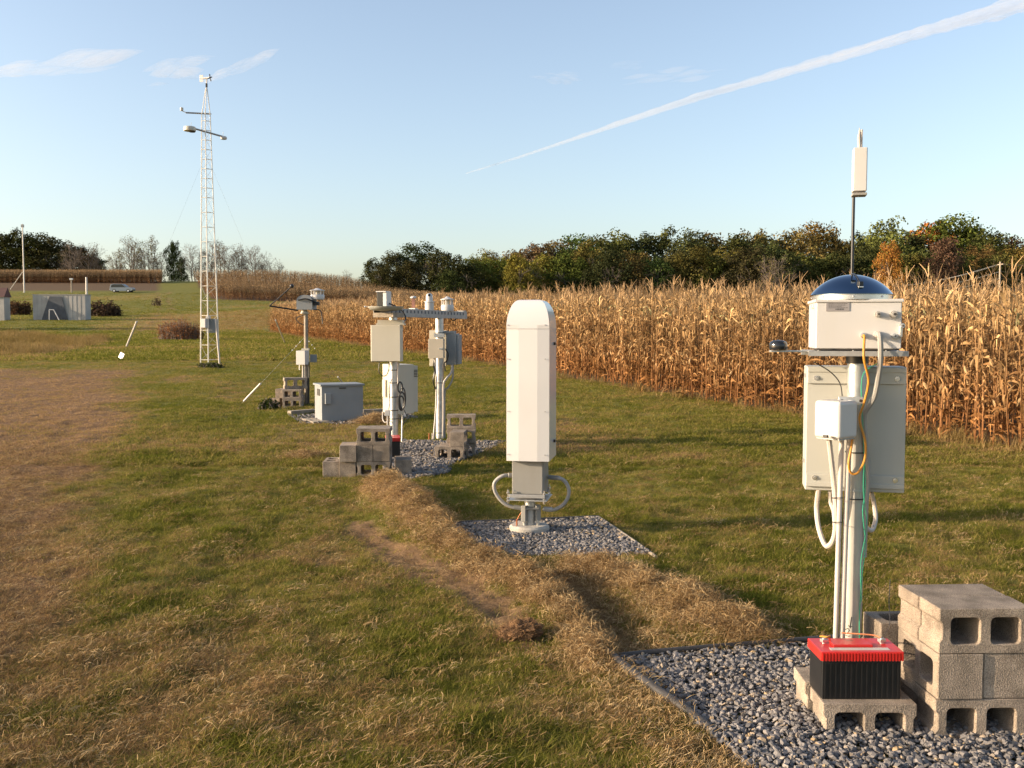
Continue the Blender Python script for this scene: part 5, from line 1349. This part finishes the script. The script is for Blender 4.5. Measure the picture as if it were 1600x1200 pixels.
def timber(p0, p1, w, h, label):
    a, b = G(*p0), G(*p1); d = b-a; c = (a+b)/2; ang = math.atan2(d.y,d.x)
    t = thing('timber_edging', c, label, 'timber'); bm = nb(); box(bm, c+Vector((0,0,h/2-.01)), (math.hypot(d.x,d.y),w,h), ang, .006); obj('timber_beam', bm, M['timber'], t)
timber((452,649),(492,645),.12,.09,'grey timber edging beam left of the grey cabinet')
timber((566,647),(632,643),.12,.09,'grey timber edging beam right of the grey cabinet')
timber((482,655),(502,662),.28,.04,'pale flat board lying in front of the lit side of the grey cabinet')

# ================================================================== LATTICE TOWER
def tower():
    b = G(328,568); Y = b.y; 
    w = lambda px,py,dy=0: W(px,py,Y+dy)
    t = thing('lattice_tower', b, 'tall pale triangular lattice weather tower on the grass at the left', 'tower')
    def leg(k, py):
        # k = 0 left-front, 1 front-right, 2 rear ; width profile in pixels
        f = max(0,(568-py)/(568-180)); cx = 327.5+(321.5-327.5)*f; hw = 14+(6.2-14)*min(1,f)**.9
        if py < 180: f2 = (180-py)/45; cx = 321.5+1.0*f2; hw = 6.2*(1-f2)+.6*f2
        m_ = hw/45.0/1.02
        dx, dy = ((-1,-.15),(.15,-.9),(1,.5))[k]
        p = w(cx,py); return Vector((p.x+dx*m_, p.y+dy*m_, p.z))
    for k in range(3):
        bm = nb(); tube(bm, [leg(k,574)-Vector((0,0,.1)), leg(k,440), leg(k,300), leg(k,180), leg(k,138)], [.024,.022,.020,.018,.015], 6)
        obj('leg', bm, M['tower'], t)
    bm = nb(); py = 562; i = 0
    while py > 178:
        st = 23 if py > 330 else 15
        for k in range(3):
            a, c = leg(k,py), leg((k+1)%3,py); tube(bm, [a,c], .008, 4)
            if py-st > 170:
                e = leg((k+1)%3 if i%2 else k, py-st); s_ = leg(k if i%2 else (k+1)%3, py); tube(bm, [s_, e], .0045, 4)
        py -= st; i += 1
    obj('bracing', bm, M['tower'], t)
    bm = nb(); tube(bm, [w(322.5,142), w(323,124)], .022, 8); mast = obj('mast', bm, M['galvdull'], t)
    # wind monitor
    c = w(323,122)
    bm = nb(); tube(bm, [c+Vector((.12,-.05,0)), c, c+Vector((-.12,.03,0)), c+Vector((-.26,.06,0))], [.03,.036,.028,.012], 10)
    wm = obj('wind_monitor', bm, M['white'], mast)
    bm = nb(); box(bm, c+Vector((-.20,.05,0)), (.14,.01,.24), R(-15), .004); obj('tail_vane', bm, M['white'], wm)
    bm = nb(); hub = c+Vector((.14,-.055,0))
    for k in range(4):
        a = k*math.pi/2+.4; tube(bm, [hub, hub+Vector((.03*math.cos(a),.10*math.cos(a),.12*math.sin(a)))], [.012,.022], 4)
    obj('propeller', bm, M['black'], wm)
    bm = nb(); pbox(bm, 321.2,130,323.5,136, Y-.08,.06); obj('mast_clamp', bm, M['edging'], mast)
    # upper arm
    bm = nb(); tube(bm, [w(290,176,-.2), w(330,178,.15)], .028, 8); ar = obj('sensor_arm', bm, M['galvdull'], t)
    bm = nb(); lathe(bm, [(.05,0),(.055,.03),(.055,.10),(0,.12)], w(284,173,-.25), 14); tube(bm, [w(284,173,-.25), w(291,176,-.2)], .012, 6); obj('arm_sensor', bm, M['cream'], ar)
    # lower arm with boxes
    bm = nb(); tube(bm, [w(297,199,-.35), w(350,214,.25)], .032, 6); ar = obj('sensor_arm', bm, M['galvdull'], t)
    bm = nb(); a = w(296.5,201.5,-.35); lathe(bm, [(.20,-.07),(.215,.0),(.19,.07),(0,.09)], a, 20); s2 = obj('arm_sensor', bm, M['cream'], ar)
    bm = nb(); lathe(bm, [(.10,-.11),(.12,-.07)], a+Vector((.08,0,0)), 16); obj('sensor_underside', bm, M['edging'], s2)
    bm = nb(); a = w(349.5,215.5,.25); lathe(bm, [(.10,-.05),(.115,.0),(.09,.05),(0,.06)], a, 16); s3 = obj('arm_sensor', bm, M['white'], ar)
    for px,py,dy in ((299,191,-.35),(349,206,.25)):
        bm = nb(); tube(bm, [w(px,py,dy), w(px-1,py+9,dy)], .006, 4); obj('whip', bm, M['galvdull'], ar)
    # boxes at the foot
    bm = nb(); pbox(bm, 313.5,498,321,512, Y-.35,.25,R(-15),.01); e = obj('enclosure', bm, M['white'], t)
    bm = nb(); pbox(bm, 321.5,494,326.5,498, Y-.3,.2,0,.01); obj('enclosure_cap', bm, M['white'], e)
    bm = nb(); pbox(bm, 322,498,336,520, Y-.1,.25,R(10),.01); obj('enclosure', bm, M['cab'], t)
    bm = nb(); tube(bm, [w(337,498,-.2), w(342.5,560,-.25), w(343,574,-.25)], .035, 8); obj('conduit_pipe', bm, M['pvc'], t)
    bm = nb(); a = w(343,572,-.25); lathe(bm, [(.06,-.1),(.06,.03),(0,.05)], a, 12); obj('pipe_base', bm, M['white'], t)
    # guys
    for (tx,ty),(gx,gy),g0,g1 in (((322,240),(190,560),(216,502),(198,541)),((322,240),(447,540),(428,500),(444,534))):
        top = w(tx,ty); g_ = G(gx,gy)
        bm = nb(); tube(bm, [top, g_], .002, 4); gw = obj('guy_wire', bm, M['galvdull'], t)
        def near(px,py):
            best=None
            for i in range(301):
                q = top.lerp(g_, i/300); zc = q.y*cP-(q.z-HC)*sP; yc = q.y*sP+(q.z-HC)*cP; dd = (CY-F*yc/zc-py)**2
                if best is None or dd < best[0]: best=(dd,q)
            return best[1]
        bm = nb(); tube(bm, [near(*g0), near(*g1)], .038, 8); obj('guy_guard', bm, M['pvc'], gw)
tower()
# white plate on the grass at the guy anchor
a = G(190,562); t = thing('marker_plate', a, 'small bright white plate on a stub in the grass left of the tower', 'marker')
bm = nb(); box(bm, a+Vector((0,0,.15)), (.24,.02,.22), R(-30), .004, rot=Matrix.Rotation(R(-28),4,'Z')@Matrix.Rotation(R(-15),4,'X')@Matrix.Rotation(R(20),4,'Y')); obj('plate', bm, M['white'], t)
bm = nb(); tube(bm, [a+Vector((-.02,0,-.05)), a+Vector((0,.02,.12))], .012, 6); obj('stub', bm, M['pvc'], t)
# sod clod
def clod():
    a = G(812,1000); rnd = random.Random(9)
    t = thing('sod_clod', a, 'torn brown clump of sod lying on the grass in front of the dirt mound', 'clod')
    bm = nb(); bmesh.ops.create_icosphere(bm, subdivisions=4, radius=1)
    for v in bm.verts:
        d = v.co.copy(); k = 1+.28*noise.noise(d*2.3)+.22*noise.noise(d*6)+.08*noise.noise(d*15); v.co = a+Vector((d.x*.115*k, d.y*.06*k, max(-.02, d.z*.07*k+.04+.02*d.x)))
    obj('soil', bm, mat('sod_soil',(.15,.08,.035),.95,var=.4,scale=30,bump=.8,bscale=80), t)
    bm = nb()
    for _ in range(420):
        d = Vector((rnd.gauss(0,1),rnd.gauss(0,1),abs(rnd.gauss(0,.8)))).normalized(); p = a+Vector((d.x*.118,d.y*.062,d.z*.072+.04+.02*d.x))
        e = p+(d+Vector((rnd.gauss(0,.7),rnd.gauss(0,.7),rnd.gauss(0,.4)))).normalized()*rnd.uniform(.012,.04); tube(bm,[p,e],[.0012,.0006],3,False)
    obj('dead_grass', bm, mat('dead_grass',(.22,.12,.05),.9,var=.3,scale=20), t)
clod()

# ================================================================== CAR, SHEDS, POLES
def car():
    a = G(192,457); Y = a.y; s = Y/F; L_ = 35.5*s; k = L_/4.7
    t = thing('parked_car', a, 'silver estate car parked on the far green slope, facing right', 'car')
    prof = [(-2.35,.45),(-2.36,1.0),(-2.15,1.62),(-1.6,1.72),(.2,1.70),(1.05,1.08),(2.0,.98),(2.32,.75),(2.34,.42),(1.9,.28),(-2.0,.28)]
    bm = nb(); rg = []
    for y,ins in ((-.86,1),(-.80,1),(.80,1),(.86,1)):
        sh = 0 if abs(y) > .83 else .0
        rg.append([bm.verts.new(a+Vector((x*k*(1 if abs(y)<.83 else .985), y*k, (z*(1 if abs(y)<.83 else .97)+.02)*k))) for x,z in prof])
    for i in range(3):
        for j in range(len(prof)): q = (j+1)%len(prof); bm.faces.new((rg[i][j],rg[i][q],rg[i+1][q],rg[i+1][j]))
    bm.faces.new(rg[0]); bm.faces.new(rg[-1]); obj('body', bm, M['carpaint'], t)
    for sy in (-1,1):
        bm = nb(); pr = [(-2.1,1.02),(-1.98,1.56),(-1.5,1.66),(.15,1.64),(.95,1.04)]
        f = [bm.verts.new(a+Vector((x*k,sy*.872*k,z*k))) for x,z in pr]; g2 = [bm.verts.new(a+Vector((x*k,sy*.84*k,z*k))) for x,z in pr]
        bm.faces.new(f); bm.faces.new(g2)
        for j in range(5): q=(j+1)%5; bm.faces.new((f[j],f[q],g2[q],g2[j]))
        obj('side_window', bm, M['glass'], t)
        for wx in (-1.45,1.42):
            bm = nb(); tube(bm, [a+Vector((wx*k,sy*.66*k,.33*k)), a+Vector((wx*k,sy*.88*k,.33*k))], .34*k, 18); wh = obj('wheel', bm, M['tyre'], t)
            bm = nb(); tube(bm, [a+Vector((wx*k,sy*.85*k,.33*k)), a+Vector((wx*k,sy*.89*k,.33*k))], .20*k, 14); obj('rim', bm, M['galv'], wh)
        bm = nb(); box(bm, a+Vector((-2.33*k,sy*.68*k,1.0*k)), (.06*k,.2*k,.3*k)); obj('tail_light', bm, M['tail'], t)
        bm = nb(); box(bm, a+Vector((2.25*k,sy*.62*k,.8*k)), (.1*k,.3*k,.14*k)); obj('headlight', bm, M['chrome'], t)
    bm = nb(); box(bm, a+Vector((-2.37*k,0,.62*k)), (.1*k,1.6*k,.2*k), 0, .03); obj('rear_bumper', bm, M['white'], t)
    bm = nb(); 
    p = [(.30,1.66),(1.0,1.13)]
    v = [bm.verts.new(a+Vector((x*k+.02,y*k,z*k+.02))) for x,z in p for y in (-.7,.7)]; bm.faces.new((v[0],v[1],v[3],v[2])); obj('windscreen', bm, M['glass'], t)
car()
def shed():
    a = G(52,500); Y = a.y; c = W(135,500,Y); h = W(52,461,Y).z-a.z; wd = (c.x-a.x)*.985; dep = 1.3
    gz = a.z-.1
    t = thing('storage_shed', (a.x,Y,gz), 'long faded white box shed with a painted shadow and an open white frame in front', 'shed')
    bm = nb(); box(bm, (a.x+wd/2, Y+dep/2, gz+(h+.1)/2), (wd,dep,h+.1)); wl = obj('wall', bm, M['shed'], t)
    bm = nb(); box(bm, (a.x+wd/2, Y+dep/2, gz+h+.14), (wd+.1,dep+.1,.08)); 
    obj('roof', bm, M['grey'], t)
    bm = nb()
    for i in range(1,12): box(bm, (a.x+wd*i/12, Y-.012, gz+(h+.1)/2), (.03,.016,h*.96))
    obj('wall_ribs', bm, M['shed'], wl)
    # A-frame shadow on the wall, built as a thin dark trapezoid
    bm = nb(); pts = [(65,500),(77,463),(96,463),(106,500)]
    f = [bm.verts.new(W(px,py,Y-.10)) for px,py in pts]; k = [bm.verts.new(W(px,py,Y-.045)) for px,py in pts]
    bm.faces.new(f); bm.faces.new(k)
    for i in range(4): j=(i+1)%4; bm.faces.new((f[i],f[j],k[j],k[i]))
    obj('painted_shadow', bm, M['shadow_slot'], t)
    b2 = thing('metal_frame', W(84,500,Y-.5), 'small white metal A-frame standing before the painted shadow on the shed', 'frame')
    bm = nb(); q = [W(77,500,Y-.6), W(77,484,Y-.5), W(84,484,Y-.5), W(92.5,500,Y-.6)]; 
    for i in range(3): tube(bm, [q[i],q[i+1]], .05, 6)
    obj('frame_tube', bm, M['white'], b2)
    s2 = G(0,501); gz2 = s2.z
    t2 = thing('shed', (s2.x-.5,s2.y,gz2), 'second shed with a dark roof cut off by the left edge of the picture', 'shed')
    e = W(7,500,s2.y).x; hh = W(0,464,s2.y).z-gz2
    bm = nb(); box(bm, (e-1.6, s2.y+.6, gz2+hh/2), (3.2,1.2,hh)); obj('wall', bm, M['shed'], t2)
    bm = nb(); hr = W(0,449,s2.y).z-gz2
    v = [bm.verts.new((e-3.4,s2.y+y,gz2+z)) for y,z in ((-.15,hh),(.6,hr),(1.35,hh))]+[bm.verts.new((e+.1,s2.y+y,gz2+z)) for y,z in ((-.15,hh),(.6,hr),(1.35,hh))]
    bm.faces.new((v[0],v[1],v[4],v[3])); bm.faces.new((v[1],v[2],v[5],v[4])); bm.faces.new((v[0],v[2],v[1])); bm.faces.new((v[3],v[4],v[5])); bm.faces.new((v[0],v[3],v[5],v[2])); obj('roof', bm, mat('dark_red_roof',(.09,.04,.035),.8), t2)
    # things lying about on the far grass
shed()
def pole(px, ybase, ytop, r, m, label, name='pole', Yf=None, extra=None):
    a = G(px,ybase); top = W(px,ytop,a.y); t = thing(name, a, label, 'pole')
    bm = nb(); tube(bm, [a-Vector((0,0,.2)), Vector((a.x,a.y,top.z))], [r,r*.85], 8); obj('shaft', bm, m, t)
    if extra: extra(t, a, top)
    return t
def ex1(t,a,top):
    s = a.y/F
    bm = nb(); box(bm, Vector((a.x,a.y,top.z-3.0*s)), (4.2*s,.2,4.5*s)); obj('sensor_head', bm, M['cab'], t)
    bm = nb(); tube(bm, [W(35,425,a.y), W(16,452,a.y)], .06, 5); obj('brace', bm, M['palepole'], t)
pole(38, 457, 350, .12, M['palepole'], 'tall pale mast with a small head in front of the dark trees at far left', 'mast', extra=ex1)
def ex2(t,a,top):
    s = a.y/F; bm = nb(); box(bm, Vector((a.x,a.y,top.z)), (5*s,.3,2.5*s)); obj('post_head', bm, M['galv'], t)
pole(112, 457, 436, .14, M['wood_pole'], 'left one of two short posts above the white shed, with a bright head', 'post', extra=ex2)
pole(135.5, 461, 433, .19, M['palepole'], 'thicker pale post just above the right end of the white shed', 'post')
def utility():
    Y = 128; top = W(1563,409,Y); gz = base_z(top.x,Y)
    t = thing('utility_pole', (top.x,Y,gz), 'pale wooden utility pole rising from the corn at the right edge with sagging wires', 'pole')
    bm = nb(); tube(bm, [(top.x,Y,gz-.2),(top.x,Y,top.z)], [.15,.11], 10); obj('shaft', bm, M['wood_pole'], t)
    bm = nb(); box(bm, Vector((top.x,Y,top.z-.35)), (.12,1.6,.12)); obj('crossarm', bm, M['wood_pole'], t)
    for dy, dz in ((-.7,-.3),(.7,-.3),(0,-1.3),(0,-2.2)):
        p = Vector((top.x,Y+dy,top.z+dz)); l = W(1330,437,250)+Vector((0,0,dz)); r_ = p+Vector((45,-12,-.5))
        bm = nb(); q = [p.lerp(l,i/14)-Vector((0,0,2.0*4*(i/14)*(1-i/14))) for i in range(15)]; tube(bm, q, .022, 4)
        q = [p.lerp(r_,i/8)-Vector((0,0,1.0*4*(i/8)*(1-i/8))) for i in range(9)]; tube(bm, q, .005, 4); obj('wire', bm, M['galvdull'], t)
utility()

# ================================================================== CLOUDS AND CONTRAIL (real volumes, high up)
def cloud_mat(name, dens):
    m = bpy.data.materials.new(name); m.use_nodes = True; nt = m.node_tree; nt.nodes.clear()
    o = nt.nodes.new('ShaderNodeOutputMaterial'); v = nt.nodes.new('ShaderNodeVolumePrincipled')
    v.inputs['Color'].default_value=(1,.97,.95,1); v.inputs['Density'].default_value=dens; v.inputs['Anisotropy'].default_value=.0
    nt.links.new(v.outputs[0], o.inputs['Volume']); return m
ALT = 1700.0
def skyp(px, py, alt=ALT):
    w = W(px,py,1.0); d = w-Vector((0,0,HC)); return Vector((0,0,HC))+d*(alt/d.z)
def contrail():
    pts = [(728,271),(800,249),(900,216),(1000,183),(1100,150),(1200,121),(1300,92),(1400,62),(1500,33),(1600,3),(1700,-27)]
    q = spline([skyp(*p) for p in pts], 16); n = len(q); rr = []
    for i in range(n):
        u = i/n; rr.append((7+42*min(1,u*1.1)**.8)*(1+.16*noise.noise(Vector((i*.35,0,0)))+.10*noise.noise(Vector((i*1.1,3,0)))))
    rnd = random.Random(77); bm = nb(); tube(bm, q, [r*.8 for r in rr], 12)
    for k in range(26):
        i0 = rnd.randrange(0, n-30); m = rnd.randrange(28, 70); seg = q[i0:i0+m]; w0 = rnd.uniform(.35,.75); a = rnd.uniform(0,6.28); off = rnd.uniform(.15,.75)
        pts2, r2 = [], []
        for j, p in enumerate(seg):
            rr_ = rr[i0+j]; pts2.append(p + Vector((0, math.cos(a), math.sin(a)))*rr_*off + Vector((0,0,rr_*.3*noise.noise(Vector((j*.2,k,0)))))); r2.append(rr_*w0*math.sin(math.pi*min(1,max(.02,j/(len(seg)-1)))) **.7 if j < len(seg)-1 else .5)
        tube(bm, pts2, r2, 10)
    o = obj('contrail', bm, cloud_mat('contrail_ice',.0095), smooth=False)
    tag(o, 'long white aircraft contrail slanting up across the blue sky to the right', 'contrail')
contrail()
def wisp(px0,py0,px1,py1,thick,seed,label,dens=.0022):
    rnd = random.Random(seed); bm = nb(); rnd_w = (.12,.2,.3,.38,.16); A = skyp(px0,py0,2600); B = skyp(px1,py1,2600)
    d = B-A; L_ = d.length; s = A.length/F
    for k in range(16):
        t0 = rnd.uniform(-.1,.65); t1 = t0+rnd.uniform(.35,.6); side = Vector((0,0,1)); off = rnd.gauss(0,thick*.30)*s
        q = []; r = []
        for i in range(21):
            u = t0+(t1-t0)*i/20; q.append(A+d*u+side*(off+ .25*thick*s*noise.noise(Vector((u*2,seed,k*.3))))); r.append(thick*s*rnd_w[k%5]*max(.02,math.sin(math.pi*i/20)))
        tube(bm, q, r, 10)
    o = obj('cirrus_cloud', bm, cloud_mat('thin_ice_cloud',dens)); tag(o, label, 'cloud')
wisp(-30,124,178,84,24,1,'faint white cirrus streak at the upper left edge of the sky')
wisp(212,112,318,92,22,2,'soft cirrus wisp just left of the lattice tower top')
wisp(318,128,425,86,15,3,'slanting cirrus wisp just right of the lattice tower top')
wisp(828,120,902,124,12,4,'small pale cirrus wisp high in the middle of the sky')
wisp(978,128,1115,108,12,5,'cirrus streak above the contrail in the middle of the sky')
wisp(955,104,1008,98,10,6,'tiny faint cirrus patch above the middle cirrus streak',.0010)

# ================================================================== LIGHT, SKY, CAMERA
EL = R(14); AZ = R(9)    # sun low on the left, a little behind the camera
sd = Vector((-math.cos(AZ)*math.cos(EL), -math.sin(AZ)*math.cos(EL), math.sin(EL)))
sun = bpy.data.lights.new('sun','SUN'); sun.energy = 4.8; sun.angle = R(.5); sun.color = (1,.80,.57)
so = bpy.data.objects.new('sun', sun); COL.objects.link(so); so.rotation_euler = (-sd).to_track_quat('-Z','Y').to_euler()
wd = bpy.data.worlds.new('World'); scene.world = wd; wd.use_nodes = True; nt = wd.node_tree
bg = nt.nodes['Background']; sk = nt.nodes.new('ShaderNodeTexSky'); sk.sky_type='NISHITA'; sk.sun_disc=False
sk.sun_elevation = EL; sk.sun_rotation = math.atan2(sd.x, sd.y); sk.altitude = 100; sk.air_density=1.0; sk.dust_density=2.0; sk.ozone_density=1.5
hs = nt.nodes.new('ShaderNodeHueSaturation'); hs.inputs['Saturation'].default_value=.86
tn = nt.nodes.new('ShaderNodeMix'); tn.data_type='RGBA'; tn.blend_type='MULTIPLY'; tn.inputs['Factor'].default_value=1; tn.inputs['B'].default_value=(1.04,1.01,1.01,1)
nt.links.new(sk.outputs[0], hs.inputs['Color']); nt.links.new(hs.outputs[0], tn.inputs['A']); nt.links.new(tn.outputs['Result'], bg.inputs['Color']); bg.inputs['Strength'].default_value=.15
cam = bpy.data.cameras.new('camera'); cam.sensor_width=36; cam.lens = F/1600*36; cam.clip_start=.05; cam.clip_end=40000
co = bpy.data.objects.new('camera', cam); COL.objects.link(co); co.location=(0,0,HC); co.rotation_euler=(R(90)-P,0,0); scene.camera = co
scene.view_settings.view_transform='Standard'; scene.view_settings.look='None'; scene.view_settings.exposure=.95; scene.view_settings.gamma=1
